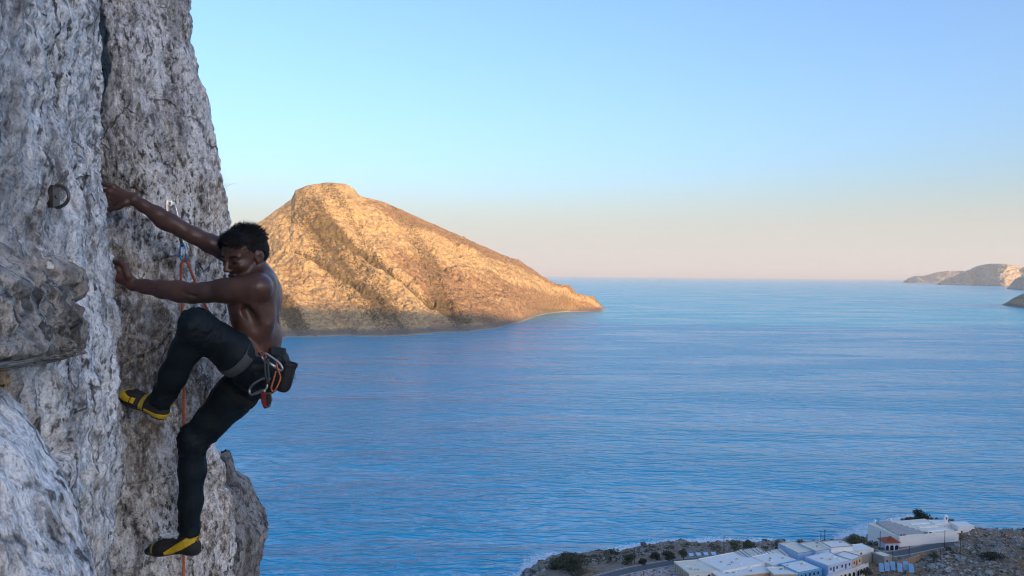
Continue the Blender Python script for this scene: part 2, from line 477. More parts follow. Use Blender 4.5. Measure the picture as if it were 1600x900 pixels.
def limestone_far(name, s, tint=(1, 1, 1), green=1.0):
    t = NT(name)
    v = t.coords()
    mid = t.noise(v, 0.022 * s, 6, 0.65); fine = t.noise(v, 0.09 * s, 4, 0.6); vf = t.noise(v, 0.28 * s, 3, 0.6)
    mx = t.math('ADD', t.math('MULTIPLY', fine, 0.6), t.math('MULTIPLY', vf, 0.4))
    rock = t.ramp(mx, [(0.34, (0.18, 0.115, 0.055)), (0.47, (0.42, 0.295, 0.155)), (0.62, (0.56, 0.42, 0.235))])
    soil = t.ramp(mx, [(0.34, (0.12, 0.072, 0.04)), (0.50, (0.30, 0.19, 0.105)), (0.64, (0.43, 0.29, 0.165))])
    sel = t.math('ADD', t.attr('soil'), t.math('MULTIPLY', t.math('SUBTRACT', mid, 0.5), 2.2))
    cc = t.mix(t.ramp(sel, [(0.15, 0.0), (0.65, 1.0)]), rock, soil)
    sh = t.math('MAXIMUM', t.ramp(t.voro(v, 0.12 * s), [(0.20, 1.0), (0.44, 0.0)]), t.ramp(t.voro(v, 0.26 * s), [(0.22, 1.0), (0.46, 0.0)]))
    where = t.ramp(t.math('ADD', t.attr('veg_shade'), t.math('MULTIPLY', t.math('SUBTRACT', fine, 0.5), 0.9)), [(0.34, 0.15), (0.66, 1.0)])
    sh = t.math('MULTIPLY', t.math('MULTIPLY', sh, where), green)
    cc = t.mix(sh, cc, (0.085, 0.068, 0.030))
    dense_shade = t.ramp(t.math('ADD', t.attr('veg_shade'), t.math('MULTIPLY', t.math('SUBTRACT', mx, 0.5), 3.0)), [(0.72, 0.0), (1.05, 0.8)])
    cc = t.mix(t.math('MULTIPLY', dense_shade, green), cc, (0.095, 0.070, 0.034))        # thick scrub in the gullies, with gully shade put into its dark colour
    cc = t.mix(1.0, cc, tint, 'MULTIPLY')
    sz = t.n('SeparateXYZ'); t.l(t.tc.outputs['Object'], sz.inputs[0])
    wave_cut = t.math('ADD', sz.outputs['Z'], t.math('MULTIPLY', t.math('SUBTRACT', fine, 0.5), 8.0))
    cc = t.mix(t.ramp(t.math('DIVIDE', wave_cut, 20.0), [(0.55, 0.7), (0.85, 0.0)]), cc, (0.17, 0.15, 0.13))      # dark splash zone
    cc = t.mix(t.ramp(t.math('DIVIDE', wave_cut, 20.0), [(0.12, 0.6), (0.18, 0.0)]), cc, (0.40, 0.36, 0.31))      # pale wave-cut edge
    return t.set(cc, 0.95, t.bump(t.math('ADD', t.math('MULTIPLY', mid, 1.5), t.math('ADD', fine, t.math('MULTIPLY', vf, 0.4))), 1.0, 4.5 / s))
ISLE = limestone_far('island_limestone', 1.0)
ridge = [(140,470,2350),(230,432,2400),(320,392,2450),(380,362,2500),(412,343,2520),(440,322,2540),(455,311,2550),(462,297,2555),(480,290,2560),(510,285,2570),(540,287,2580),(552,294,2585),(558,305,2595),
         (600,316,2640),(650,338,2700),(720,369,2800),(770,391,2900),(810,408,3000),(845,430,3100),(868,443,3200),(890,446,3300),(901,458,3380),(925,464,3450),(940,478,3550),(949,487,3640)]
shr = [(120,520),(210,524),(300,527),(370,528),(405,529),(430,529),(445,528),(452,527),(470,527),(500,526),(530,525),(548,525),(560,526),
       (600,526),(635,525),(680,521),(730,519),(775,514),(815,503),(838,494),(862,489),(885,487),(905,487),(925,487),(946,488)]
prof = lambda v: np.where(v < 0.06, 0.28 * v / 0.06 * 0.12, 0.0336 + 0.9664 * (0.80 * ((v - 0.06) / 0.94) + 0.20 * ((v - 0.06) / 0.94)**3))
island = island_mesh('island_hill', ridge, shr, (150, 900, 0), ISLE, prof=prof, main=True)

# headlands and islands far across the water
FAR = limestone_far('hazed_limestone', 0.15, (1.0, 1.15, 1.6), 0.2)  # blue-grey tint puts distance haze into the rock colour
def far_isle(name, ridge_px, shore_pxs, back, nu=160, nv=50, amp=1.0, seed=3.0, mat=FAR):
    return island_mesh(name, ridge_px, shore_pxs, back, mat, nu, nv, amp, seed, lambda v: v**0.8)
def far_row(rp, sp, extra):
    """give each skyline point a distance just behind its own water line"""
    return [(x, y, gp(sx_, sy_, 0)[1] + extra) for (x, y), (sx_, sy_) in zip(rp, sp)]
def far_pair(name, rp, sp, extra, back, **kw):
    return far_isle(name, far_row(rp, sp, extra), sp, back, **kw)
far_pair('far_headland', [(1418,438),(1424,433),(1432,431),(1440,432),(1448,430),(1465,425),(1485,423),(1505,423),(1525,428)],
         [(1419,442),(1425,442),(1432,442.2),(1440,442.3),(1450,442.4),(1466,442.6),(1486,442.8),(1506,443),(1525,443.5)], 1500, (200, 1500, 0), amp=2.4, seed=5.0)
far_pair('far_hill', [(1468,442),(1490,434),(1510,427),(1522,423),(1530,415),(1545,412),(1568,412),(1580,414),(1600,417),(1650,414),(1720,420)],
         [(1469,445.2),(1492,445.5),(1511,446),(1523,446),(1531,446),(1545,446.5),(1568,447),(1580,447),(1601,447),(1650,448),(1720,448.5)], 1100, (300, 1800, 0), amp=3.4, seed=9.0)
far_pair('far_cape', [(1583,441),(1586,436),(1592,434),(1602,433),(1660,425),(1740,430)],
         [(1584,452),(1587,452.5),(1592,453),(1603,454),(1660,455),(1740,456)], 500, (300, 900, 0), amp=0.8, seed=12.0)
NEARCAPE = limestone_far('near_cape_limestone', 0.9)
far_pair('rocky_cape', [(1566,476.5),(1575,471),(1585,465),(1596,460),(1606,456),(1680,430),(1760,425)],
         [(1567,478),(1576,479),(1586,480),(1597,481),(1607,481),(1680,486),(1760,490)], 260, (200, 500, 0), amp=0.35, seed=15.0, mat=NEARCAPE)
# ------------------------------------------------------------------ the limestone cliff
cliff = empty('cliff', (0, 0, CAM_Z)); tag(cliff, kind='structure')
O = np.array([0, 0, CAM_Z])

def limestone(name, light, dark, warm, warm_amt=0.5, streak=1.0, seed=0.0, fine=1.0):
    t = NT(name)
    mp = t.n('Mapping'); mp.inputs['Location'].default_value = (seed, seed * 0.7, seed * 1.3); t.l(t.tc.outputs['Object'], mp.inputs[0])
    v = mp.outputs[0]
    mp2 = t.n('Mapping'); mp2.inputs['Scale'].default_value = (1, 1, 0.28); t.l(v, mp2.inputs[0]); vs = mp2.outputs[0]
    mp3 = t.n('Mapping'); mp3.inputs['Scale'].default_value = (1, 1, 0.55); t.l(v, mp3.inputs[0]); vm = mp3.outputs[0]
    big = t.noise(v, 1.7, 6, 0.6, 0.6)
    st = t.noise(vs, 12 * streak, 5, 0.6, 0.25)
    mid = t.noise(vm, 11, 6, 0.62, 0.2)
    spk = t.noise(vm, 44 * fine, 4, 0.65, 0.15)
    grn = t.noise(v, 110 * fine, 2, 0.6)
    half = tuple(0.5 * (a + b) for a, b in zip(light, dark))
    base = t.ramp(mid, [(0.36, dark), (0.46, half), (0.55, light), (0.70, tuple(min(0.9, x * 1.2) for x in light))])
    w = t.math('MULTIPLY', t.ramp(big, [(0.50, 0.0), (0.62, 1.0)]), warm_amt)
    base = t.mix(w, base, t.mix(t.ramp(spk, [(0.38, 0.0), (0.62, 1.0)]), tuple(x * 0.4 for x in warm), warm))
    wht = t.math('MULTIPLY', t.ramp(st, [(0.50, 0.0), (0.62, 1.0)]), 0.85)
    base = t.mix(wht, base, tuple(min(0.9, x * 1.25) for x in light))
    dk = t.math('MULTIPLY', t.ramp(st, [(0.31, 1.0), (0.42, 0.0)]), 0.55)
    base = t.mix(dk, base, (0.13, 0.125, 0.125))
    zone = t.ramp(t.noise(vm, 3.2, 4, 0.6, 0.3), [(0.38, 0.25), (0.58, 1.0)])
    sp = t.ramp(spk, [(0.39, 1.0), (0.46, 0.0)])
    base = t.mix(t.math('MULTIPLY', t.math('MULTIPLY', sp, 0.9), zone), base, (0.040, 0.036, 0.034))
    spw = t.ramp(spk, [(0.53, 0.0), (0.62, 1.0)])
    base = t.mix(t.math('MULTIPLY', spw, 0.75), base, tuple(min(0.92, x * 1.3) for x in light))
    mp4 = t.n('Mapping'); mp4.inputs['Scale'].default_value = (1, 1, 0.10); t.l(v, mp4.inputs[0])
    drip = t.ramp(t.noise(mp4.outputs[0], 5.5, 4, 0.6, 0.3), [(0.50, 0.0), (0.62, 1.0)])
    drip = t.math('MULTIPLY', drip, t.ramp(t.noise(v, 1.3, 3, 0.5), [(0.42, 0.0), (0.56, 1.0)]))
    base = t.mix(t.math('MULTIPLY', drip, 0.5), base, tuple(x * 0.55 for x in dark))       # dark seepage streaks
    gr = t.ramp(grn, [(0.30, 0.55), (0.48, 1.0), (0.70, 1.12)])
    base = t.mix(1.0, base, gr, 'MULTIPLY')
    ck_ = t.voro(t.mix(0.10, vm, t.noise(v, 6, 3, 0.6)), 3.4, 'DISTANCE_TO_EDGE')
    ckm = t.math('MULTIPLY', t.ramp(ck_, [(0.003, 1.0), (0.012, 0.0)]), t.ramp(t.noise(v, 2.3, 2, 0.5), [(0.48, 0.0), (0.56, 1.0)]))
    base = t.mix(t.math('MULTIPLY', ckm, 0.6), base, (0.05, 0.047, 0.045))
    hgt = t.math('ADD', t.math('MULTIPLY', mid, 1.6), t.math('MULTIPLY', spk, 1.0))
    hgt = t.math('ADD', hgt, t.math('MULTIPLY', st, 0.7))
    hgt = t.math('SUBTRACT', hgt, t.math('MULTIPLY', ckm, 0.9))
    n_ = t.bump(hgt, 1.0, 0.020)
    return t.set(base, 0.9, n_)
WALL = limestone('pale_limestone', (0.80, 0.82, 0.85), (0.27, 0.27, 0.275), (0.56, 0.44, 0.31), 0.5, 1.3, 0.0)
SLAB = limestone('slab_limestone', (0.68, 0.69, 0.71), (0.22, 0.215, 0.215), (0.50, 0.39, 0.27), 0.75, 1.0, 3.1)
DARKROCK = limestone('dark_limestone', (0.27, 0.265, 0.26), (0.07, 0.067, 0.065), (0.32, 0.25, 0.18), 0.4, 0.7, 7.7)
BROWN = limestone('brown_limestone', (0.44, 0.41, 0.375), (0.085, 0.077, 0.07), (0.40, 0.29, 0.19), 0.5, 0.8, 11.0)
OCHREROCK = limestone('ochre_limestone', (0.60, 0.44, 0.30), (0.30, 0.19, 0.11), (0.58, 0.36, 0.18), 1.0, 0.8, 14.0)

def surf_normals(P):
    du = np.gradient(P, axis=1); dv = np.gradient(P, axis=0)
    n = np.cross(du, dv); n /= (np.linalg.norm(n, axis=-1, keepdims=True) + 1e-9)
    return n

def rock_noise(P, seed, a_big=0.05, a_mid=0.026, a_fine=0.012):
    x, y, z = P[..., 0] + seed, P[..., 1] + seed * 0.6, P[..., 2]
    d = a_big * fbm(x / 0.55, y / 0.55, z / 0.95, 4)
    d = d + 0.7 * a_big * (ridged(x / 0.75 + 3, y / 0.75, z / 1.1, 2, 0.4) - 0.4)
    d = d + a_mid * (ridged(x / 0.16, y / 0.16, z / 0.30, 4, 0.55) - 0.5)
    d = d + a_fine * fbm(x / 0.035, y / 0.035, z / 0.055, 4, 0.6)
    pits = np.clip(fbm(x / 0.05 + 7, y / 0.05, z / 0.06, 3) - 0.25, 0, 1)
    return d - 0.022 * pits * (a_fine / 0.009)

def rows_z(lo, a, b, hi, step, ncoarse):
    return np.concatenate([np.linspace(lo, a, ncoarse)[:-1], np.arange(a, b, step), np.linspace(b, hi, ncoarse)])

def edge_table(tab, Y):
    q = np.array([at(px, py, Y) - O for px, py in tab]); o = np.argsort(q[:, 2])
    return lambda z: np.interp(z, q[o, 2], q[o, 0])

def plan_sheet(plan_fn, zs, ncols_seg):
    """plan_fn(z) -> (k,2) plan polyline; each segment i gets ncols_seg[i] columns"""
    rows = []
    for z in zs:
        pl = np.array(plan_fn(z)); cols = []
        for i, n in enumerate(ncols_seg):
            tt = np.linspace(0, 1, n, endpoint=False)[:, None]
            cols.append(pl[i] * (1 - tt) + pl[i + 1] * tt)
        c = np.vstack(cols + [pl[-1:]])
        rows.append(np.column_stack([c, np.full(len(c), z)]))
    return np.array(rows)

def hit(G, px, py):
    """the point of a rock sheet nearest the camera at a photograph pixel"""
    q = (G.reshape(-1, 3) - O) @ RCn
    x = 800 - FPX * q[:, 0] / q[:, 2]; y = 450 + FPX * q[:, 1] / q[:, 2]
    m = (np.hypot(x - px, y - py) < 6) & (q[:, 2] < 0)
    k = np.where(m)[0]; k = k[np.argmax(q[k, 2])]
    return G.reshape(-1, 3)[k]

# left wall: its right edge (pixel table at 3.4 m) is what the hands reach behind
wedge = edge_table([(118,-900),(141,-120),(148,0),(160,60),(160,110),(153,150),(147,200),(144,232),(144,258),(151,280),(159,330),(165,400),(173,450),(179,500),(182,560),(179,640),(182,700),(181,750),(166,790),(157,815),(162,850),(169,900),(180,1000),(194,1800)], 3.4)
zs = rows_z(-9, -1.38, 1.32, 12, 0.0068, 26)
def wplan(z):
    e = wedge(z); k = e + 1.74
    return [(-2.2, -6.0), (-0.75, -1.2), (-0.62, 0.5), (-1.00 + 0.2 * k, 1.45), (-1.26 + 0.5 * k, 2.15), (-1.46 + 0.8 * k, 2.72), (e - 0.015, 3.33), (e - 0.03, 3.44), (e - 0.22, 3.60), (e - 0.75, 3.95), (e - 3.0, 5.2)]
P = plan_sheet(wplan, zs, [8, 16, 90, 110, 90, 90, 18, 24, 20, 8])
# soften the plan corners a little
for it in range(10):
    P[:, 1:-1, :2] = 0.5 * P[:, 1:-1, :2] + 0.25 * (P[:, :-2, :2] + P[:, 2:, :2])
N = surf_normals(P)
if N[len(zs) // 2, 250, 0] < 0: N = -N
d = rock_noise(P, 0.0)
# brown block that juts out and breaks off in an overhang
y, z = P[..., 1], P[..., 2]
wob = 0.03 * fbm(y / 0.12, z / 0.3, 0 * z, 3)
zb = -0.215 - 0.10 * (y - 1.9) + wob * 0.6
col_in = sstep(0.9, 1.2, y) * sstep(1.86, 1.80, y + wob * 6.0 + 0.12 * (z + 0.12))
block = col_in * sstep(0.06, -0.05, z + 2 * wob) * sstep(zb - 0.014, zb + 0.012, z)
d = d + (0.055 + 0.03 * sstep(0.1, -0.2, z) + 0.022 * ridged(y / 0.10, z / 0.08, 0 * z + 6, 3)) * block
# recess below the block and a long groove
d = d - 0.05 * sstep(zb + 0.01, zb - 0.03, z) * sstep(-0.52, -0.28, z) * sstep(0.9, 1.2, y) * sstep(1.95, 1.7, y)
gro = np.exp(-((y - (2.62 - 0.25 * z) + 0.5 * wob) / 0.035)**2) * sstep(0.2, 0.0, z) * sstep(-1.3, -0.9, z)
d = d - 0.035 * gro
flute = np.exp(-((y - (3.02 + 0.06 * z) + wob) / 0.05)**2) * sstep(-0.25, -0.4, z)
d = d - 0.05 * flute
cw = np.abs(fbm(y / 0.42 + 3, z / 0.95, 0 * z + 5.5, 3)); d = d - 0.030 * np.exp(-(cw / 0.022)**2) * sstep(1.2, 1.6, y)
top = sstep(0.55, 0.75, z) * sstep(2.95, 3.1, y)
d = d - 0.02 * top
P = P + N * d[..., None]
WALLP = P + O
wall_me = mesh_np('rock_wall', P.reshape(-1, 3), grid_faces(*P.shape[:2]))
rock_wall = link('rock_wall', wall_me, WALL, cliff)
# colour of the brown block: a second material on its faces
wall_me.materials.append(BROWN)
fb = (block > 0.35); fi = fb[:-1, :-1].ravel()
wall_me.materials.append(OCHREROCK)
rec = (sstep(zb + 0.0, zb - 0.03, z) * sstep(-0.62, -0.50, z + 1.2 * wob) * sstep(1.40, 1.46, y + wob) * sstep(1.80, 1.74, y + wob * 1.5)) > 0.5
mi = fi.astype(np.int32); mi[rec[:-1, :-1].ravel() & ~fi] = 2
wall_me.polygons.foreach_set('material_index', mi); wall_me.update()

# slab behind the climber
rightE = edge_table([(270,-900),(288,-120),(290,0),(290,64),(304,118),(318,160),(331,205),(345,280),(351,320),(356,352),(359,420),(358,480),(352,540),(340,590),(331,640),(328,700),(343,762),(357,820),(362,868),(363,905),(372,1000),(420,1800)], 4.25)
leftE = edge_table([(140,-900),(150,-100),(157,0),(170,55),(171,100),(163,150),(156,200),(148,245),(140,272),(128,300),(120,400),(118,600),(115,900),(110,1800)], 3.82)
zs2 = rows_z(-11, -1.62, 1.62, 14, 0.0072, 24)
def splan(z):
    r = rightE(z); l = leftE(z)
    m1 = np.array([l, 3.82]) * 0.62 + np.array([r, 4.25]) * 0.38 + np.array([0.03, -0.03])
    m2 = np.array([l, 3.82]) * 0.2 + np.array([r, 4.25]) * 0.8 + np.array([0.035, -0.035])
    return [(l - 0.9, 4.9), (l + 0.02, 4.15), (l, 3.84), m1, m2, (r, 4.25), (r - 0.20, 4.55), (r - 0.85, 5.4), (r - 3.4, 7.5)]
P = plan_sheet(splan, zs2, [10, 30, 64, 64, 36, 40, 30, 12])
for it in range(8):
    P[:, 1:-1, :2] = 0.5 * P[:, 1:-1, :2] + 0.25 * (P[:, :-2, :2] + P[:, 2:, :2])
N = surf_normals(P)
if N[len(zs2) // 2, 110, 1] > 0: N = -N
d = rock_noise(P, 4.4, 0.035, 0.024, 0.012)
x, z = P[..., 0], P[..., 2]
ck = np.abs(fbm(x / 0.5, z / 0.4, 0 * z + 2.2, 3)); d = d - 0.028 * np.exp(-(ck / 0.035)**2) * sstep(0.1, -0.5, z)
P = P + N * d[..., None]
SLABP = P + O
slab_me = mesh_np('rock_slab', P.reshape(-1, 3), grid_faces(*P.shape[:2]))
rock_slab = link('rock_slab', slab_me, SLAB, cliff)

def rock_column(name, ltab, rtab, Y, depth, mat, nseg=150, step=0.009, seed=2.0, amp=(0.05, 0.03, 0.010), zlo=-8.0):
    """a free-standing tooth of rock between a left and right outline at distance Y"""
    L = edge_table(ltab, Y); R = edge_table(rtab, Y)
    ztop = min(max(at(*p, Y)[2] for p in ltab), max(at(*p, Y)[2] for p in rtab)) - CAM_Z
    zz = np.concatenate([np.linspace(zlo, -Y * 0.40, 20)[:-1], np.arange(-Y * 0.40, ztop, step), [ztop]])
    th = np.linspace(0, 2 * np.pi, nseg, endpoint=False); rows = []
    for z in zz:
        l, r = L(z), R(z); cx = 0.5 * (l + r); hx = max(0.5 * (r - l), 0.004); k = min(1, hx / 0.12 + 0.1)
        ex = np.sign(np.cos(th)) * np.abs(np.cos(th))**0.8; ey = np.sign(np.sin(th)) * np.abs(np.sin(th))**0.8
        rows.append(np.column_stack([cx + hx * ex, Y + depth * k * ey, np.full(nseg, z)]))
    P = np.array(rows); c = P.mean(1, keepdims=True); N = P - c; N[..., 2] = 0; N /= np.linalg.norm(N, axis=-1, keepdims=True) + 1e-9
    d = rock_noise(P, seed, *amp) * sstep(ztop + 0.01, ztop - 0.12, P[..., 2])
    P = P + N * d[..., None]
    P[..., 2] += 0.012 * fbm(P[..., 0] / 0.06, P[..., 1] / 0.06, P[..., 2] / 0.06, 3)
    me = mesh_np(name, np.vstack([P.reshape(-1, 3), P[-1].mean(0)]), grid_faces(P.shape[0], nseg, True))
    n = P.shape[0] * nseg
    return link(name, me, mat, cliff)
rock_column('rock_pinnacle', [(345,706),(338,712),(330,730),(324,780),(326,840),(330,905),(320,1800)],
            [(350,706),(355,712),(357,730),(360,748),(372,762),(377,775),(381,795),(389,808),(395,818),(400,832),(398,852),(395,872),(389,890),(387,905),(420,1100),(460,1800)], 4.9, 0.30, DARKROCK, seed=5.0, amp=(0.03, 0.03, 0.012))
rock_column('rock_flake', [(-200,590),(-320,640),(-420,760),(-460,905),(-520,2200)], [(-190,592),(-70,638),(-28,678),(4,722),(32,766),(55,811),(76,856),(95,905),(165,1200),(215,2200)], 1.25, 0.22, WALL, nseg=320, step=0.0045, seed=8.0, amp=(0.02, 0.012, 0.004), zlo=-5.0)
# ------------------------------------------------------------------ implicit-surface modelling for the climber
class Field:
    def __init__(self, lo, hi, h):
        self.h = h; self.lo = np.array(lo, float); n = np.ceil((np.array(hi) - self.lo) / h).astype(int) + 1
        self.D = np.full(n, 0.3, np.float32); self.n = n
        self.ax = [self.lo[k] + h * np.arange(n[k]) for k in range(3)]
    def _sub(self, lo, hi):
        s = []
        for k in range(3):
            a = int(max(0, math.floor((lo[k] - self.lo[k]) / self.h))); b = int(min(self.n[k], math.ceil((hi[k] - self.lo[k]) / self.h) + 1))
            if b <= a: return None, None
            s.append(slice(a, b))
        g = np.meshgrid(*[self.ax[k][s[k]] for k in range(3)], indexing='ij')
        return tuple(s), np.stack(g, -1)
    def _merge(self, s, d, k, sub):
        A = self.D[s]
        if sub:
            d = -d; h = np.maximum(k - np.abs(A - d), 0) / max(k, 1e-6); self.D[s] = np.maximum(A, d) + h * h * k * 0.25
        else:
            h = np.maximum(k - np.abs(A - d), 0) / max(k, 1e-6); self.D[s] = np.minimum(A, d) - h * h * k * 0.25
    def cap(self, a, b, ra, rb, k=0.02, flat=None, fs=1.0, sub=False):
        """tapered limb from a to b; flat = direction in which the section is squeezed by fs"""
        a = np.array(a, float); b = np.array(b, float); m = max(ra, rb) * max(1, 1 / fs if fs < 1 else fs) + k + 0.03
        s, p = self._sub(np.minimum(a, b) - m, np.maximum(a, b) + m)
        if s is None: return self
        ba = b - a; t = np.clip(((p - a) @ ba) / (ba @ ba + 1e-12), 0, 1)
        q = p - a - t[..., None] * ba
        if flat is not None:
            f = np.array(flat, float); f = f - ba * (f @ ba) / (ba @ ba + 1e-12); f /= np.linalg.norm(f)
            c = q @ f; q = q + (c * (1 / fs - 1))[..., None] * f
        d = np.linalg.norm(q, axis=-1) - (ra + (rb - ra) * t)
        self._merge(s, d, k, sub); return self
    def chain(self, pts, rad, k=0.02, **kw):
        for i in range(len(pts) - 1): self.cap(pts[i], pts[i + 1], rad[i], rad[i + 1], k, **kw)
        return self
    def ell(self, c, r, axes=None, k=0.02, sub=False):
        c = np.array(c, float); r = np.array(r, float); m = r.max() + k + 0.03
        s, p = self._sub(c - m, c + m)
        if s is None: return self
        q = p - c
        if axes is not None: q = q @ np.array(axes, float).T
        k0 = np.linalg.norm(q / r, axis=-1); k1 = np.linalg.norm(q / r**2, axis=-1) + 1e-9
        self._merge(s, k0 * (k0 - 1) / k1, k, sub); return self
    def half(self, c, n, k=0.004):
        """keep only the side of the plane away from n"""
        c = np.array(c, float); n = np.array(n, float); n /= np.linalg.norm(n)
        g = np.stack(np.meshgrid(*self.ax, indexing='ij'), -1)
        d = ((g - c) @ n).astype(np.float32); h = np.maximum(k - np.abs(self.D - d), 0) / k
        self.D = np.maximum(self.D, d) + h * h * k * 0.25; return self
    def sample(self, p):
        q = (np.asarray(p) - self.lo) / self.h; i = np.clip(np.floor(q).astype(int), 0, self.n - 2); f = np.clip(q - i, 0, 1); r = 0
        for dx in (0, 1):
            for dy in (0, 1):
                for dz in (0, 1):
                    w = (f[..., 0] if dx else 1 - f[..., 0]) * (f[..., 1] if dy else 1 - f[..., 1]) * (f[..., 2] if dz else 1 - f[..., 2])
                    r = r + w * self.D[i[..., 0] + dx, i[..., 1] + dy, i[..., 2] + dz]
        return r
    def surface(self, relax=2):
        D = self.D; S = D < 0; nx, ny, nz = D.shape
        cnt = np.zeros((nx-1, ny-1, nz-1), np.int8)
        for dx in (0, 1):
            for dy in (0, 1):
                for dz in (0, 1): cnt += S[dx:nx-1+dx, dy:ny-1+dy, dz:nz-1+dz]
        ci = np.argwhere((cnt > 0) & (cnt < 8)); idx = np.full(cnt.shape, -1, np.int64); idx[tuple(ci.T)] = np.arange(len(ci))
        acc = np.zeros((len(ci), 3)); num = np.zeros(len(ci))
        cor = [(i, j, k) for i in (0, 1) for j in (0, 1) for k in (0, 1)]
        for c0 in cor:
            for ax in range(3):
                if c0[ax] == 1: continue
                c1 = list(c0); c1[ax] = 1
                d0 = D[tuple((ci + c0).T)]; d1 = D[tuple((ci + c1).T)]; m = (d0 < 0) != (d1 < 0)
                t = np.where(m, d0 / np.where(m, d0 - d1, 1), 0)
                p = np.tile(np.array(c0, float), (len(ci), 1)); p[:, ax] = t
                acc[m] += p[m]; num[m] += 1
        V = self.lo + (ci + acc / num[:, None]) * self.h
        F = []
        for ax in range(3):
            b, c = (ax + 1) % 3, (ax + 2) % 3
            sl0 = [slice(None)] * 3; sl1 = [slice(None)] * 3
            sl0[ax] = slice(0, -1); sl1[ax] = slice(1, None)
            for q in (b, c): sl0[q] = slice(1, -1); sl1[q] = slice(1, -1)
            s0 = S[tuple(sl0)]; s1 = S[tuple(sl1)]
            e = np.argwhere(s0 != s1); flip = s0[tuple(e.T)]
            off = np.zeros(3, int); off[b] = 1; off[c] = 1; e = e + off
            def cell(db, dc):
                q = e.copy(); q[:, b] -= db; q[:, c] -= dc; return idx[tuple(q.T)]
            quad = np.stack([cell(1, 1), cell(0, 1), cell(0, 0), cell(1, 0)], -1)
            quad[~flip] = quad[~flip][:, ::-1]
            F.append(quad)
        F = np.vstack(F); F = F[(F >= 0).all(1)]
        for _ in range(relax):
            s = np.zeros_like(V); n = np.zeros(len(V))
            for k in range(4):
                for o in (F[:, (k + 1) % 4], F[:, (k - 1) % 4]):
                    np.add.at(s, F[:, k], V[o]); np.add.at(n, F[:, k], 1)
            V = 0.5 * V + 0.5 * s / np.maximum(n, 1)[:, None]
        return V, F

def vnormals(V, F):
    n = np.zeros_like(V); fn = np.cross(V[F[:, 2]] - V[F[:, 0]], V[F[:, 3]] - V[F[:, 1]])
    for k in range(4): np.add.at(n, F[:, k], fn)
    return n / (np.linalg.norm(n, axis=1, keepdims=True) + 1e-12)

def nrm_(v): v = np.array(v, float); return v / np.linalg.norm(v)

# ------------------------------------------------------------------ the climber
J = lambda px, py, Y: at(px, py, Y)
PEL = J(407, 572, 3.66)
lhip, lknee, lank = J(400, 574, 3.57), J(308, 511, 3.36), J(253, 624, 3.50)
rhip, rknee, rank = J(392, 590, 3.74), J(304, 688, 3.72), J(295, 834, 3.78)
lsho, lelb, lwri = J(404, 449, 3.47), J(300, 459, 3.46), J(209, 445, 3.53)
rsho, relb, rwri = J(374, 403, 3.78), J(283, 358, 3.72), J(208, 312, 3.68)
HO = J(382, 402, 3.58)                                             # centre of the head between the ears
yaw, pit = math.radians(59), math.radians(18)
hf = nrm_([-math.cos(yaw) * math.cos(pit), -math.sin(yaw) * math.cos(pit), -math.sin(pit)])
hs = nrm_(np.cross([0.05, 0, 1], hf)); hu = np.cross(hf, hs)
HM = np.array([hf, hs, hu])
def hd(f, s, u): return HO + f * hf + s * hs + u * hu

B = Field(PEL + [-0.80, -0.42, -0.85], PEL + [0.16, 0.36, 0.90], 0.004)
X_ = np.array([1.0, 0, 0]); Yv = np.array([0, 1.0, 0]); Zv = np.array([0, 0, 1.0])
# torso
chest = J(399, 474, 3.60); waist = J(411, 528, 3.64); c7 = J(415, 438, 3.62)
up_t = nrm_(c7 - PEL); ax_t = [nrm_(np.cross(Yv, up_t)), Yv, up_t]
B.ell(chest, (0.105, 0.160, 0.155), ax_t, 0.03)
B.ell(J(412, 462, 3.60), (0.062, 0.165, 0.085), ax_t, 0.03)        # upper back
B.ell(J(413, 455, 3.53), (0.042, 0.060, 0.075), None, 0.025)       # left shoulder blade
B.ell(J(411, 452, 3.70), (0.042, 0.060, 0.075), None, 0.025)
B.ell(J(408, 498, 3.535), (0.060, 0.050, 0.095), None, 0.03)       # latissimus
B.ell(J(408, 498, 3.70), (0.060, 0.050, 0.095), None, 0.03)
B.ell(waist, (0.082, 0.125, 0.11), ax_t, 0.04)
B.ell(J(398, 505, 3.62), (0.070, 0.125, 0.09), ax_t, 0.04)         # belly
B.ell(J(376, 468, 3.55), (0.050, 0.075, 0.055), None, 0.03)        # chest muscle
B.ell(J(374, 466, 3.68), (0.050, 0.075, 0.055), None, 0.03)
B.ell(PEL, (0.095, 0.145, 0.10), ax_t, 0.04)
B.cap(J(428, 470, 3.615), J(432, 540, 3.65), 0.010, 0.010, 0.012, sub=True)   # spine furrow
B.cap(J(417, 452, 3.462), J(423, 497, 3.475), 0.024, 0.024, 0.03, sub=True)
B.cap(J(386, 484, 3.462), J(400, 512, 3.47), 0.020, 0.020, 0.03, sub=True)
# neck and trapezius
B.cap(hd(-0.025, 0, -0.045), J(409, 436, 3.61), 0.054, 0.060, 0.03)
B.cap(hd(-0.045, 0.01, -0.045), J(415, 442, 3.55), 0.034, 0.040, 0.03)
B.cap(J(408, 436, 3.58), lsho, 0.046, 0.045, 0.03); B.cap(J(405, 430, 3.66), rsho, 0.046, 0.045, 0.03)
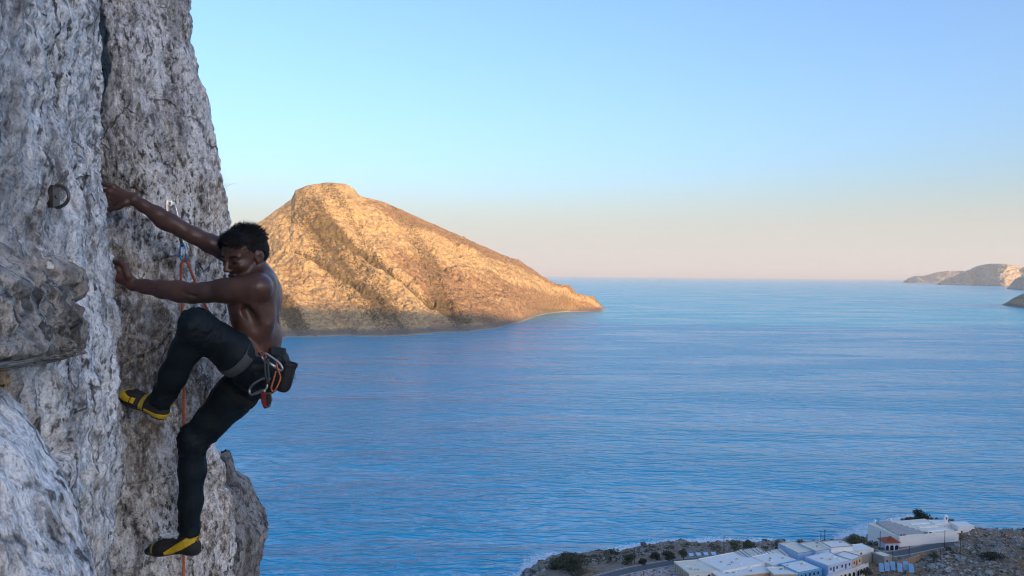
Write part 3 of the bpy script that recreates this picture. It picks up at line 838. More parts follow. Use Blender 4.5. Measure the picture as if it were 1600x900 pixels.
# arms
def arm(sh, el, wr, flatdir, big=1.0):
    d1 = el - sh; d2 = wr - el
    B.ell(sh + 0.05 * d1, (0.063 * big, 0.058 * big, 0.056 * big), None, 0.03)
    B.chain([sh, sh + 0.25 * d1, sh + 0.5 * d1, sh + 0.8 * d1, el], [0.052 * big, 0.051 * big, 0.0475 * big, 0.042 * big, 0.040 * big], 0.02)
    B.chain([el, el + 0.22 * d2, el + 0.5 * d2, el + 0.8 * d2, wr], [0.041 * big, 0.0435 * big, 0.039 * big, 0.0295 * big, 0.0265 * big], 0.02, flat=flatdir, fs=0.92)
arm(lsho, lelb, lwri, Yv)
arm(rsho, relb, rwri, Yv, 0.90)
B.ell(lsho + 0.42 * (lelb - lsho) + [0, -0.012, 0.018], (0.085, 0.032, 0.030), None, 0.02)     # biceps
B.ell(lsho + 0.45 * (lelb - lsho) + [0, 0.0, -0.022], (0.095, 0.034, 0.030), None, 0.02)       # triceps
B.ell(lelb + 0.28 * (lwri - lelb) + [0, -0.008, 0.014], (0.075, 0.028, 0.026), None, 0.02)
B.ell(relb + 0.25 * (rwri - relb) + [0.0, -0.01, -0.012], (0.06, 0.024, 0.026), None, 0.02)
B.cap(lsho + 0.9 * (lelb - lsho) + [0, -0.040, -0.012], lelb + 0.1 * (lwri - lelb) + [0, -0.046, 0.004], 0.004, 0.004, 0.010, sub=True)
# hands: back of the hand to the camera, fingers pushed into the crack and hooked round the slab edge
def hand(wr, knuck, tips, tdeep, thumb, wrad=0.027):
    kn = [J(*k) for k in knuck]; mid = sum(kn) / 4
    for q, k_ in enumerate(kn):
        B.cap(wr, k_, 0.0225, 0.0150, 0.012, flat=Yv, fs=0.8)
        B.ell(k_ + [0, -0.004, 0], (0.0115, 0.0115, 0.0115), None, 0.008)
        tp = J(*tips[q]); m1 = k_ + 0.5 * (tp - k_) + [0, -0.010, 0.004]
        B.chain([k_, m1, tp, tp + np.array(tdeep)], [0.0105, 0.0098, 0.0090, 0.0078], 0.004)
    tt = [J(*q) for q in thumb]
    B.chain(tt, [0.017, 0.0125, 0.0110, 0.0090], 0.008)
hand(rwri, [(176,292,3.66),(171,299,3.655),(170,308,3.66),(172,317,3.67)], [(152,289,3.70),(148,298,3.70),(148,308,3.70),(151,317,3.71)], (-0.012, 0.035, -0.004),
     [(196,317,3.66),(184,324,3.655),(173,327,3.66),(163,327,3.68)])
hand(lwri, [(191,416,3.52),(186,422,3.51),(184,430,3.515),(186,438,3.53)], [(170,410,3.56),(167,417,3.56),(167,425,3.56),(171,434,3.57)], (-0.010, 0.038, -0.004),
     [(201,432,3.51),(196,417,3.50),(189,409,3.505),(178,408,3.53)])
# head
B.ell(hd(-0.014, 0, 0.045), (0.096, 0.076, 0.082), HM, 0.02)
B.ell(hd(0.030, 0, -0.015), (0.060, 0.060, 0.086), HM, 0.03)
B.ell(hd(0.030, 0, 0.052), (0.058, 0.064, 0.050), HM, 0.02)
for s in (-1, 1):
    B.cap(hd(-0.012, 0.056 * s, -0.052), hd(0.064, 0.014 * s, -0.098), 0.018, 0.016, 0.03)
    B.ell(hd(0.060, 0.044 * s, -0.016), (0.022, 0.020, 0.018), HM, 0.02)
    B.ell(hd(0.098, 0.033 * s, 0.007), (0.022, 0.020, 0.014), HM, 0.012, sub=True)
    B.ell(hd(0.0745, 0.033 * s, 0.006), (0.0135, 0.0150, 0.0115), HM, 0.006)
    B.cap(hd(0.0855, 0.014 * s, 0.024), hd(0.074, 0.052 * s, 0.025), 0.0085, 0.0075, 0.012)
    B.ell(hd(0.101, 0.0135 * s, -0.031), (0.010, 0.0085, 0.0075), HM, 0.006)
    B.ell(hd(-0.012, 0.076 * s, -0.004), (0.020, 0.010, 0.033), HM, 0.008)
    B.ell(hd(-0.022, 0.083 * s, 0.004), (0.017, 0.007, 0.026), HM, 0.006)
    B.ell(hd(-0.004, 0.090 * s, -0.002), (0.010, 0.008, 0.014), HM, 0.005, sub=True)
B.cap(hd(0.090, 0, 0.020), hd(0.113, 0, -0.024), 0.0085, 0.0120, 0.010)
B.ell(hd(0.074, 0, -0.098), (0.022, 0.026, 0.018), HM, 0.02)
B.ell(hd(0.090, 0, -0.057), (0.012, 0.026, 0.0065), HM, 0.008)
B.ell(hd(0.087, 0, -0.071), (0.012, 0.022, 0.0075), HM, 0.008)
B.cap(hd(0.102, -0.022, -0.064), hd(0.102, 0.022, -0.064), 0.0030, 0.0030, 0.005, sub=True)
B.cap(hd(0.088, -0.012, -0.084), hd(0.088, 0.012, -0.084), 0.006, 0.006, 0.010, sub=True)
# legs (inside the trousers) down to the ankles
def leg(f, hp, kn, an, r, k=0.03):
    a, b_ = kn - hp, an - kn
    f.chain([hp, hp + 0.35 * a, hp + 0.7 * a, kn], [r[0], r[1], r[2], r[3]], k)
    f.chain([kn, kn + 0.3 * b_, kn + 0.65 * b_, an], [r[3], r[4], r[5], r[6]], k)
leg(B, lhip, lknee, lank, [0.075, 0.072, 0.06, 0.05, 0.05, 0.042, 0.034]); leg(B, rhip, rknee, rank, [0.075, 0.072, 0.06, 0.05, 0.05, 0.042, 0.034])
V, F = B.surface(2)
N = vnormals(V, F)
# veins and tendons: very fine relief on the fore-arms and hands
V = V + N * (0.0006 * fbm(V[:, 0] / 0.02, V[:, 1] / 0.02, V[:, 2] / 0.008, 3))[:, None]

t = NT('brown_skin')
v = t.coords()
n1 = t.noise(v, 9, 5, 0.6); n2 = t.noise(v, 160, 3, 0.6)
sk = t.ramp(n1, [(0.3, (0.072, 0.036, 0.029)), (0.7, (0.112, 0.060, 0.048))])
be = t.attr('beard')
sk = t.mix(t.math('MULTIPLY', be, 0.72), sk, (0.030, 0.024, 0.024))
SKIN = t.set(sk, t.ramp(n1, [(0.35, 0.30), (0.65, 0.48)]), t.bump(t.math('ADD', n2, t.math('MULTIPLY', t.noise(v, 45, 4, 0.6), 1.5)), 0.35, 0.0016), Subsurface_Weight=0.08, Subsurface_Radius=(0.012, 0.004, 0.002), Specular_IOR_Level=0.5)
me = mesh_np('person', V - PEL, F)
# stubble on upper lip, chin and jaw is part of his colouring
q = (V - HO) @ HM.T
bd = sstep(-0.030, -0.050, q[:, 2]) * sstep(-0.02, 0.03, q[:, 0]) * sstep(-0.135, -0.118, q[:, 2]) * (np.abs(q[:, 1]) < 0.08)
lips = np.exp(-(((q[:, 2] + 0.064) / 0.012)**2 + (q[:, 1] / 0.026)**2)) * (q[:, 0] > 0.07)
bd = np.clip(bd * (0.55 + 0.35 * sstep(0.05, 0.02, np.abs(q[:, 1]))) - lips * 0.6, 0, 1)
aa = me.attributes.new('beard', 'FLOAT', 'POINT'); aa.data.foreach_set('value', bd.astype(np.float32))
person = link('person', me, SKIN, None, PEL)
tag(person, 'shirtless climber in dark trousers and yellow and black shoes gripping the crack', 'person')

# ------------------------------------------------------------------ hair: a cap of hair with strands standing out of it
t = NT('black_hair'); v = t.coords()
hc = t.ramp(t.noise(v, 60, 4, 0.6), [(0.3, (0.003, 0.003, 0.004)), (0.7, (0.010, 0.0095, 0.011))])
HAIR = t.set(hc, 0.6, t.bump(t.noise(v, 320, 3, 0.7), 0.6, 0.004), Specular_IOR_Level=0.25)
Hf = Field(HO + [-0.16, -0.16, -0.10], HO + [0.16, 0.16, 0.20], 0.0045)
Hf.ell(hd(-0.018, 0, 0.056), (0.102, 0.081, 0.084), HM, 0.01)
Hf.ell(hd(0.036, 0, 0.092), (0.055, 0.064, 0.036), HM, 0.02)
Hf.ell(hd(-0.055, 0, 0.015), (0.060, 0.074, 0.070), HM, 0.02)
Hf.ell(hd(0.088, 0, 0.000), (0.058, 0.088, 0.084), HM, 0.010, sub=True)              # forehead and face stay clear
for s in (-1, 1):
    Hf.ell(hd(0.030, 0.085 * s, -0.035), (0.050, 0.030, 0.062), HM, 0.010, sub=True)
    Hf.ell(hd(-0.014, 0.088 * s, -0.010), (0.024, 0.022, 0.036), HM, 0.006, sub=True)
Hf.half(hd(0, 0, -0.040), -hu - 0.5 * hf * -1.0)
HV, HF = Hf.surface(1); HN = vnormals(HV, HF)
HV = HV + HN * (0.006 * fbm(HV[:, 0] / 0.03, HV[:, 1] / 0.03, HV[:, 2] / 0.03, 3))[:, None]
hair = link('hair', mesh_np('hair', HV - PEL, HF), HAIR, person)
mbv, mbf = [], []
ii = rng.choice(len(HV), 7000)
for i in ii:
    p0 = HV[i] - HN[i] * 0.003; l = HO + 0 * p0
    rel = (p0 - HO) @ HM.T
    crown = rel[2] > 0.06
    fl = np.array([-0.9, 0.15 * np.sign(rel[1]), -0.15]) if crown else np.array([-0.35, 0.0, -0.9])
    if rel[0] > 0.03 and rel[2] > 0.05: fl = np.array([0.55, -0.5, -0.25])
    fl = fl @ HM; fl = fl - HN[i] * (fl @ HN[i])
    dr = nrm_(HN[i] * (0.34 if crown else 0.12) + nrm_(fl) + rng.normal(0, 0.22, 3))
    L = rng.uniform(0.010, 0.022) if not crown else rng.uniform(0.018, 0.040)
    if rel[2] > 0.09 and rel[0] < 0.01 and rng.random() < 0.35: dr = nrm_(dr + HN[i] * 0.7)
    sd = nrm_(np.cross(dr, HN[i] + 0.01)) * 0.0013; b0 = len(mbv)
    mbv += [p0 - sd, p0 + sd, p0 + dr * L * 0.6 + sd * 0.8 + HN[i] * 0.002, p0 + dr * L * 0.6 - sd * 0.8 + HN[i] * 0.002, p0 + dr * L - HN[i] * 0.001]
    mbf += [(b0, b0 + 1, b0 + 2, b0 + 3), (b0 + 3, b0 + 2, b0 + 4)]
link('hair_strands', mesh_np('hair_strands', np.array(mbv) - PEL, mbf), HAIR, hair)['kind'] = 'stuff'
# eyebrows and lash lines
for s in (-1, 1):
    pts = [hd(0.0925, 0.014 * s, 0.025), hd(0.0925, 0.027 * s, 0.030), hd(0.0855, 0.042 * s, 0.030), hd(0.0760, 0.054 * s, 0.024)]
    MB().tube([p - PEL for p in spline(pts, 5)], [0.0030] * 3 + [0.0042] * 8 + [0.0034] * 4 + [0.0015], 6).build('eyebrow', HAIR, person, smooth=True)
    pts = [hd(0.0865, 0.021 * s, 0.000), hd(0.0880, 0.033 * s, -0.003), hd(0.0830, 0.045 * s, 0.000)]
    MB().tube([p - PEL for p in spline(pts, 5)], 0.0013, 5).build('eyelash', HAIR, person, smooth=True)

# ------------------------------------------------------------------ trousers
T = Field(PEL + [-0.55, -0.42, -0.86], PEL + [0.18, 0.32, 0.38], 0.005)
T.ell(PEL + [0.004, 0, -0.005], (0.112, 0.165, 0.110), ax_t, 0.04)
T.ell(J(420, 585, 3.60), (0.075, 0.085, 0.080), None, 0.03); T.ell(J(418, 588, 3.74), (0.075, 0.085, 0.080), None, 0.03)
leg(T, lhip, lknee, lank, [0.096, 0.088, 0.073, 0.060, 0.059, 0.053, 0.046]); leg(T, rhip, rknee, rank, [0.096, 0.088, 0.072, 0.058, 0.057, 0.050, 0.045])
T.ell(lknee + [-0.005, 0, 0.012], (0.062, 0.066, 0.062), None, 0.03); T.ell(rknee + [-0.012, 0, 0.0], (0.060, 0.064, 0.066), None, 0.03)
dl, dr_ = nrm_(lank - lknee), nrm_(rank - rknee)
def cut(f, c, n, rad):
    c = np.array(c); m = rad; s, p = f._sub(c - m, c + m); d = (p - c) @ n
    m_ = np.linalg.norm(p - c, axis=-1) < rad
    f.D[s] = np.where(m_, np.maximum(f.D[s], d), f.D[s])
cut(T, J(418, 546, 3.65), nrm_(up_t + 0.1 * X_), 0.185)
cut(T, lank + 0.012 * dl, dl, 0.13); cut(T, rank - 0.004 * dr_, dr_, 0.13)
V, F = T.surface(2); N = vnormals(V, F)
def limb_coord(P, a, b):
    ba = b - a; tt = ((P - a) @ ba) / (ba @ ba); q = P - a - np.clip(tt, 0, 1)[:, None] * ba; return tt, np.linalg.norm(q, axis=1)
w = np.zeros(len(V))
for a_, b_, n0, seed in ((lhip, lknee, 0.25, 0), (lknee, lank, 0.4, 3), (rhip, rknee, 0.35, 6), (rknee, rank, 0.5, 9)):
    tt, rr = limb_coord(V, a_, b_); near = sstep(0.14, 0.10, rr) * (tt > -0.1) * (tt < 1.1)
    ends = np.exp(-(tt / 0.22)**2) + np.exp(-((tt - 1) / 0.20)**2) + 0.25
    ax = nrm_(b_ - a_); e1 = nrm_(np.cross(ax, Yv)); qq = V - a_
    s1 = tt * np.linalg.norm(b_ - a_); s2 = qq @ e1; s3 = qq @ np.cross(ax, e1)
    rip = ridged(s1 / 0.075 + s2 / 0.10 + seed, s2 / 0.12, s3 / 0.10, 3, 0.5) - 0.6
    lon = ridged(s1 / 0.30 + seed, s2 / 0.045, s3 / 0.045, 2, 0.5) - 0.5
    w = np.maximum(w, near) * 0 + w * (1 - near) + near * (0.0075 * rip * ends + n0 * 0.007 * lon)
V = V + N * w[:, None]
t = NT('navy_stretch_cloth'); v = t.coords()
cc = t.ramp(t.noise(v, 6, 5, 0.6), [(0.3, (0.0035, 0.0075, 0.011)), (0.7, (0.009, 0.020, 0.028))])
PANTS = t.set(cc, 0.62, t.bump(t.noise(v, 700, 2, 0.5), 0.25, 0.001), Specular_IOR_Level=0.22)
link('trousers', mesh_np('trousers', V - PEL, F), PANTS, person)
TF = T

# ------------------------------------------------------------------ climbing shoes
def cloth(name, c, rough=0.7, scale=40):
    return plain(name, c, rough, 0.25, scale, 0.3, 0.001)
RUBBER = cloth('black_rubber', (0.016, 0.016, 0.018), 0.5); YELLOW = cloth('yellow_rubber', (0.62, 0.42, 0.012), 0.5, 30)
SHOEBLK = cloth('black_suede', (0.020, 0.019, 0.021), 0.8, 60); GREYSOLE = cloth('grey_sole_rubber', (0.20, 0.18, 0.18), 0.7)
OLIVE = cloth('yellow_webbing', (0.32, 0.26, 0.03), 0.7, 90); TAPE = cloth('black_webbing', (0.018, 0.018, 0.020), 0.75, 90)
def shoe(heel, toe, ankle, near_side, patches, label):
    fx = nrm_(toe - heel); L = np.linalg.norm(toe - heel)
    fu = ankle - heel; fu = nrm_(fu - fx * (fu @ fx)); fy = np.cross(fu, fx); M = np.array([fx, fy, fu])
    W = lambda a, b, c: heel + a * fx + b * fy + c * fu
    lo = np.minimum(np.minimum(heel, toe), ankle) - 0.09; hi = np.maximum(np.maximum(heel, toe), ankle) + 0.09
    f = Field(lo, hi, 0.0032)
    f.ell(W(0.030, 0, 0.018), (0.034, 0.030, 0.036), M, 0.02)
    f.cap(W(0.035, 0, 0.025), W(0.6 * L, 0.004, 0.026), 0.034, 0.040, 0.03, flat=fu, fs=0.85)
    f.ell(W(0.66 * L, 0.004, 0.018), (0.060, 0.044, 0.034), M, 0.025)
    f.cap(W(0.72 * L, 0, 0.012), W(L - 0.020, -0.006, 0.004), 0.026, 0.018, 0.02, flat=fy, fs=1.25)
    f.cap(W(0.055, 0, 0.04), ankle * 0.7 + heel * 0.3 + fx * 0.035, 0.033, 0.036, 0.03)
    s, p = f._sub(lo, hi); q = (p - heel) @ M.T
    f.D[s] = np.maximum(f.D[s], -(q[..., 2] + 0.014 - 0.010 * np.sin(np.clip(q[..., 0] / L, 0, 1) * math.pi)))    # arched sole
    V, F = f.surface(1)
    q = (V - heel) @ M.T
    root = link('climbing_shoe', mesh_np('climbing_shoe', V - PEL, F), SHOEBLK, person); root['label'] = label
    N = vnormals(V, F); fc = V[F].mean(1); fq = (fc - heel) @ M.T
    def patch(name, sel, mat, off):
        ff = F[sel]
        if len(ff) == 0: return
        lab = {int(v_): int(v_) for v_ in np.unique(ff)}                    # keep the largest connected piece only
        def find(a):
            while lab[a] != a: lab[a] = lab[lab[a]]; a = lab[a]
            return a
        for r_ in ff:
            for k in range(3): lab[find(int(r_[k]))] = find(int(r_[k + 1]))
        root_ = np.array([find(int(r_[0])) for r_ in ff]); best = np.bincount(root_).argmax()
        near_ = [c for c in np.unique(root_) if (root_ == c).sum() > 0.5 * (root_ == best).sum()]
        best = min(near_, key=lambda c: V[ff[root_ == c]].reshape(-1, 3)[:, 1].mean()); ff = ff[root_ == best]
        u, inv = np.unique(ff, return_inverse=True); n = len(u); inv = inv.reshape(ff.shape)
        top = V[u] + N[u] * off; bot = V[u] - N[u] * 0.001
        ed = {}
        for a in inv:
            for k in range(4):
                e = (a[k], a[(k + 1) % 4]); ed[e] = 1
        side = [(e[1], e[0], e[0] + n, e[1] + n) for e in ed if (e[1], e[0]) not in ed]
        link(name, mesh_np(name, np.vstack([top, bot]) - PEL, np.vstack([inv, np.array(side)])), mat, root)
    sole = fq[:, 2] < (-0.002 + 0.006 * np.sin(np.clip(fq[:, 0] / L, 0, 1) * math.pi)) + 0.012 * (fq[:, 0] > 0.72 * L)
    patch('sole', sole, RUBBER, 0.004)
    for nm, fn, mat in patches: patch(nm, fn(fq[:, 0] / L, fq[:, 1], fq[:, 2]) & ~sole if nm != 'heel_rand' else fn(fq[:, 0] / L, fq[:, 1], fq[:, 2]), mat, 0.0028)
    # laces and pull tab
    for a, h in ((0.46, 0.054), (0.54, 0.050), (0.62, 0.047)):
        MB().tube([p - PEL for p in spline([W(a * L, -0.032, h - 0.022), W(a * L + 0.004, -0.012, h + 0.006), W(a * L + 0.006, 0.012, h + 0.006), W(a * L, 0.032, h - 0.022)], 5)], 0.0022, 6).build('lace', TAPE, root, smooth=True)
    MB().tube([p - PEL for p in spline([W(0.52 * L, near_side * 0.015, 0.060), W(0.60 * L, near_side * 0.020, 0.076), W(0.68 * L, near_side * 0.016, 0.068), W(0.63 * L, near_side * 0.012, 0.052)], 5)], 0.0020, 6).build('lace_bow', TAPE, root, smooth=True)
    MB().tube([p - PEL for p in spline([W(-0.001, near_side * 0.006, 0.050), W(-0.016, near_side * 0.006, 0.072), W(-0.012, -near_side * 0.006, 0.078), W(0.004, -near_side * 0.006, 0.058)], 5)], 0.0034, 6).build('pull_tab', OLIVE, root, smooth=True)
    return root
lheel, ltoe = J(258, 652, 3.52), J(184, 617, 3.545)
rheel, rtoe = J(311, 861, 3.77), J(227, 862, 3.83)
shoe(lheel, ltoe, J(252, 622, 3.51), 1, [
    ('toe_patch', lambda a, b, c: (a > 0.66) & (a < 0.97) & (c > 0.008 + 0.035 * (0.97 - a)) & (c < 0.040), YELLOW),
    ('heel_rand', lambda a, b, c: (a < 0.36) & (c < 0.020 - 0.01 * a) & (c > -0.010), YELLOW),
    ('side_strap', lambda a, b, c: (a > 0.40) & (a < 0.47) & (c > 0.005), OLIVE),
    ('buckle_patch', lambda a, b, c: (a > 0.56) & (a < 0.63) & (c > 0.022) & (c < 0.044), YELLOW)], 'raised black shoe with bright yellow toe and heel rubber')
shoe(rheel, rtoe, J(296, 833, 3.77), 1, [
    ('heel_rand', lambda a, b, c: (c > 0.052 - 0.115 * a + 0.0) & (c < 0.096 - 0.150 * a) & (a < 0.54) & (a > 0.02), YELLOW),
    ('toe_strap', lambda a, b, c: (a > 0.76) & (a < 0.80) & (c > 0.0), OLIVE)], 'lower black shoe with yellow band sweeping over the heel')
# ------------------------------------------------------------------ harness (clothing of the climber)
def band(f, c, axis, width, thick, rmax=0.20, n=72, lift=0.001, sweep=(0, 2 * math.pi)):
    """a strap wrapped round the cloth surface of field f"""
    axis = nrm_(axis); e1 = nrm_(np.cross(axis, [0.1, 0.2, 1.0])); e2 = np.cross(axis, e1)
    th = np.linspace(0, 2 * math.pi, n, endpoint=False); rs = np.arange(0.03, rmax, 0.002); sl = np.array([-0.5, -0.47, 0, 0.47, 0.5]) * width
    R = np.zeros((len(sl), n))
    for i, s in enumerate(sl):
        dirs = np.cos(th)[:, None] * e1 + np.sin(th)[:, None] * e2
        p = c + s * axis + dirs[:, None, :] * rs[None, :, None]
        D = f.sample(p); out = D > 0
        R[i] = np.where(out.any(1), rs[out.argmax(1)], rmax)
    for _ in range(3): R = 0.5 * R + 0.25 * (np.roll(R, 1, 1) + np.roll(R, -1, 1))
    R[0] = R[1] = np.maximum(R[0], R[1]); R[3] = R[4] = np.maximum(R[3], R[4])
    lv = np.array([lift, thick, thick * 1.15, thick, lift])
    outer = []; dirs = np.cos(th)[:, None] * e1 + np.sin(th)[:, None] * e2
    for i, s in enumerate(sl): outer.append(c + s * axis + dirs * (R[i] + lv[i])[:, None])
    return np.array(outer), th, dirs
GREYWEB = cloth('grey_webbing', (0.055, 0.062, 0.070), 0.8, 120); BELT = cloth('dark_belt_padding', (0.008, 0.012, 0.015), 0.8, 120)
harness = empty('harness', (0, 0, 0)); harness.parent = person
g, _, _ = band(TF, lhip + 0.33 * (lknee - lhip), lknee - lhip, 0.046, 0.006, 0.125)
link('leg_loop', mesh_np('leg_loop', g.reshape(-1, 3) - PEL, grid_faces(5, g.shape[1], True)), GREYWEB, harness)
g, _, _ = band(TF, rhip + 0.22 * (rknee - rhip), rknee - rhip, 0.040, 0.004, 0.115)
link('leg_loop', mesh_np('leg_loop', g.reshape(-1, 3) - PEL, grid_faces(5, g.shape[1], True)), BELT, harness)
wc = J(412, 554, 3.65)
g, _, _ = band(TF, wc, nrm_(up_t + 0.1 * X_), 0.060, 0.010, 0.19)
link('waist_belt', mesh_np('waist_belt', g.reshape(-1, 3) - PEL, grid_faces(5, g.shape[1], True)), BELT, harness)
def tubeobj(name, pts, r, mat, parent=None, n=8, closed=False, org=None, sp=8):
    q = spline(pts, sp) if not closed else spline(list(pts) + [pts[0]], sp)[:-1]
    org = PEL if parent is not None and org is None else org
    o_ = np.array(org) if org is not None else np.array(q[0])
    ob = MB().tube([p - o_ for p in q], r, n, closed).build(name, mat, parent, None if parent is not None else o_, smooth=True)
    return ob
tubeobj('gear_loop', [J(404,552,3.475), J(412,560,3.452), J(426,564,3.455), J(438,556,3.50)], 0.004, BELT, harness)
tubeobj('belt_strap', [J(372,634,3.60), J(378,637,3.52), J(388,639,3.48), J(398,633,3.46), J(405,620,3.46), J(406,606,3.47)], 0.0028, TAPE, harness)
# padded pocket at the small of the back
pk = MB(); a_, b_, c_, d_ = J(419,543,3.50), J(441,546,3.56), J(438,562,3.55), J(420,556,3.49)
pk.hexa([p - PEL + np.array([0, 0.03, 0]) for p in (d_, c_, c_ + [0, 0.05, 0], d_ + [0, 0.05, 0])], [p - PEL + np.array([0, 0.03, 0]) for p in (a_, b_, b_ + [0, 0.05, 0], a_ + [0, 0.05, 0])])
po = pk.build('belt_pad', BELT, harness); mo = po.modifiers.new('b', 'BEVEL'); mo.width = 0.008; mo.segments = 2

# ------------------------------------------------------------------ gear hanging from the harness, each a thing of its own
def metal(name, c, rough=0.35):
    return plain(name, c, rough, 0.15, 60, 0.1, 0.0004, Metallic=1.0)
STEEL = metal('brushed_steel', (0.62, 0.62, 0.62)); GREYMETAL = metal('grey_anodised', (0.36, 0.34, 0.34), 0.45); BLUEMETAL = metal('blue_anodised', (0.10, 0.40, 0.72), 0.35)
DULL = metal('dull_dark_steel', (0.20, 0.19, 0.17), 0.6)
t = NT('orange_rope'); v = t.coords()
wv = t.n('TexWave', wave_type='BANDS', bands_direction='DIAGONAL'); wv.inputs['Scale'].default_value = 95; t.l(v, wv.inputs['Vector'])
ROPE = t.set(t.mix(t.math('MULTIPLY', wv.outputs['Fac'], 0.5), (0.66, 0.15, 0.05), (0.42, 0.075, 0.03)), 0.8, t.bump(wv.outputs['Fac'], 0.5, 0.002))
ORANGE = cloth('orange_cord', (0.50, 0.12, 0.045), 0.75, 120)
def carabiner(name, pts, r, mat, label, gate=None, parent=None, group=None, cat='carabiner'):
    q = [np.array(p) for p in pts]; o_ = q[0]
    root = MB().tube([p - o_ for p in spline(q + [q[0]], 8)[:-1]], r, 8, True).build(name, mat, None, o_, smooth=True) if parent is None else \
           MB().tube([p - parent[1] for p in spline(q + [q[0]], 8)[:-1]], r, 8, True).build(name, mat, parent[0], smooth=True)
    oo = o_ if parent is None else parent[1]
    if gate is not None:
        gt = MB().tube([np.array(p) - oo for p in gate], r * 1.15, 8).build('gate', STEEL, root, smooth=True)
        if parent is not None:
            pass
        else: pass
        if parent is not None: gt.matrix_parent_inverse = Matrix.Identity(4)
    if parent is None: tag(root, label, cat, group)
    return root
YG = 3.435
carabiner('carabiner', [J(409,557,YG), J(414,552,YG), J(424,558,YG), J(436,567,YG), J(441,575,YG), J(438,579,YG), J(428,572,YG), J(413,563,YG)], 0.0055, GREYMETAL, 'grey carabiner lying slanted along the harness gear loop', [J(415,564,YG), J(433,575,YG)])
carabiner('carabiner', [J(421,592,YG), J(417,598,YG-.005), J(416,607,YG-.01), J(402,614,YG-.01), J(392,616,YG-.005), J(390,609,YG), J(396,600,YG), J(410,592,YG)], 0.0055, GREYMETAL, 'large grey carabiner hanging loose below the leg loop', [J(414,609,YG - .01), J(397,615.5,YG - .006)])
# slings and cords
o_ = J(415, 563, YG - 0.01)
sl = empty('sling', o_); tag(sl, 'grey sewn sling hanging straight between two grey carabiners', 'sling')
for dx in (-2.4, 2.4):
    q = [J(416 + dx, 561, YG - 0.012), J(416.5 + dx, 575, YG - 0.014), J(417.5 + dx, 588, YG - 0.014), J(419 + dx * 0.4, 597, YG - 0.01)]
    MB().tube([p - o_ for p in spline(q, 6)], 0.0042, 8).build('webbing', GREYWEB, sl, smooth=True)
MB().tube([p - o_ for p in (J(417, 590, YG - .02), J(418.5, 600, YG - .02))], 0.0085, 10).build('keeper', TAPE, sl, smooth=True)
tag(tubeobj('accessory_cord', [J(400,543,3.47), J(406,550,3.455), J(411,551,3.45), J(416,557,3.43), J(411,560,3.435), J(406,556,3.45)], 0.0032, ORANGE), 'short orange cord loop tied at the waist belt', 'cord')
tag(tubeobj('accessory_cord', [J(433,562,3.44), J(433,575,3.43), J(437,584,3.43), J(438,592,3.425), J(432,606,3.42), J(427,612,3.42), J(424,606,3.42), J(428,592,3.425), J(431,580,3.43)], 0.0036, ORANGE), 'long orange cord loop dangling beside the chalk bag', 'cord')
# belay device
o_ = J(414, 616, 3.42)
bd_ = empty('belay_device', o_); tag(bd_, 'dark red and black belay device dangling lowest from the harness', 'belay device')
RED = cloth('dark_red_anodised', (0.20, 0.020, 0.018), 0.4, 60)
def plate(name, pl, y0, y1, mat, parent, o_, bev=0.003):
    n = len(pl); vs = [J(x, y, y0) - o_ for x, y in pl] + [J(x, y, y1) - o_ for x, y in pl]
    fs = [tuple(range(n - 1, -1, -1)), tuple(range(n, 2 * n))] + [(i, (i + 1) % n, (i + 1) % n + n, i + n) for i in range(n)]
    m_ = mesh_np(name, vs, fs, False); bm = bmesh.new(); bm.from_mesh(m_); bmesh.ops.recalc_face_normals(bm, faces=bm.faces); bm.to_mesh(m_); bm.free()
    ob = link(name, m_, mat, parent)
    mo = ob.modifiers.new('bevel', 'BEVEL'); mo.width = bev; mo.segments = 2
    return ob
plate('side_plate', [(408,614),(416,612),(417,637),(412,638),(408,628)], 3.405, 3.413, RED, bd_, o_)
plate('body', [(410,614),(424,613),(426,624),(422,636),(413,639),(409,628)], 3.415, 3.435, DULL, bd_, o_)
plate('lever', [(416,616),(423,615),(424,628),(418,634)], 3.400, 3.411, RUBBER, bd_, o_)
tubeobj('rivet', [J(413,611,3.40), J(413.2,611,3.415)], 0.006, STEEL, bd_, 8, org=o_)
# chalk bag
o_ = J(446, 588, 3.60)
cb = empty('chalk_bag', o_); tag(cb, 'black chalk bag hanging behind the climber at waist height', 'chalk bag')
BAG = plain('black_ripstop', (0.010, 0.013, 0.018), 0.65, 0.3, 30, 0.4, 0.003)
axb = nrm_(J(451, 565, 3.60) - J(439, 612, 3.60)); e1 = nrm_(np.cross(axb, Yv)); e2 = np.cross(axb, e1)
nb = 40; rows = []
for s_, r_ in ((-0.070, 0.004), (-0.072, 0.020), (-0.066, 0.032), (-0.045, 0.0405), (-0.015, 0.0425), (0.02, 0.0405), (0.048, 0.0415), (0.060, 0.044), (0.068, 0.043), (0.066, 0.038), (0.02, 0.034), (-0.04, 0.02)):
    th = np.linspace(0, 2 * math.pi, nb, endpoint=False)
    rr = 0.86 * r_ * (1 + 0.07 * np.sin(3 * th + s_ * 60) + 0.04 * np.sin(7 * th + 2 + s_ * 30))
    rows.append(axb * s_ + e1 * (rr * np.cos(th))[:, None] + e2 * (rr * np.sin(th))[:, None])
bag_ob = link('bag', mesh_np('bag', np.array(rows).reshape(-1, 3), grid_faces(len(rows), nb, True)), BAG, cb); bag_ob.modifiers.new('s', 'SUBSURF').render_levels = 1
MB().tube([axb * 0.055 + e1 * 0.0395 * math.cos(a) + e2 * 0.0395 * math.sin(a) for a in np.linspace(0, 2 * math.pi, 28, endpoint=False)], 0.003, 6, True).build('rim', TAPE, cb, smooth=True)
MB().tube([p - o_ for p in spline([J(457,578,3.56), J(461,586,3.555), J(460,591,3.555)], 4)], 0.0016, 6).build('drawcord', TAPE, cb, smooth=True)
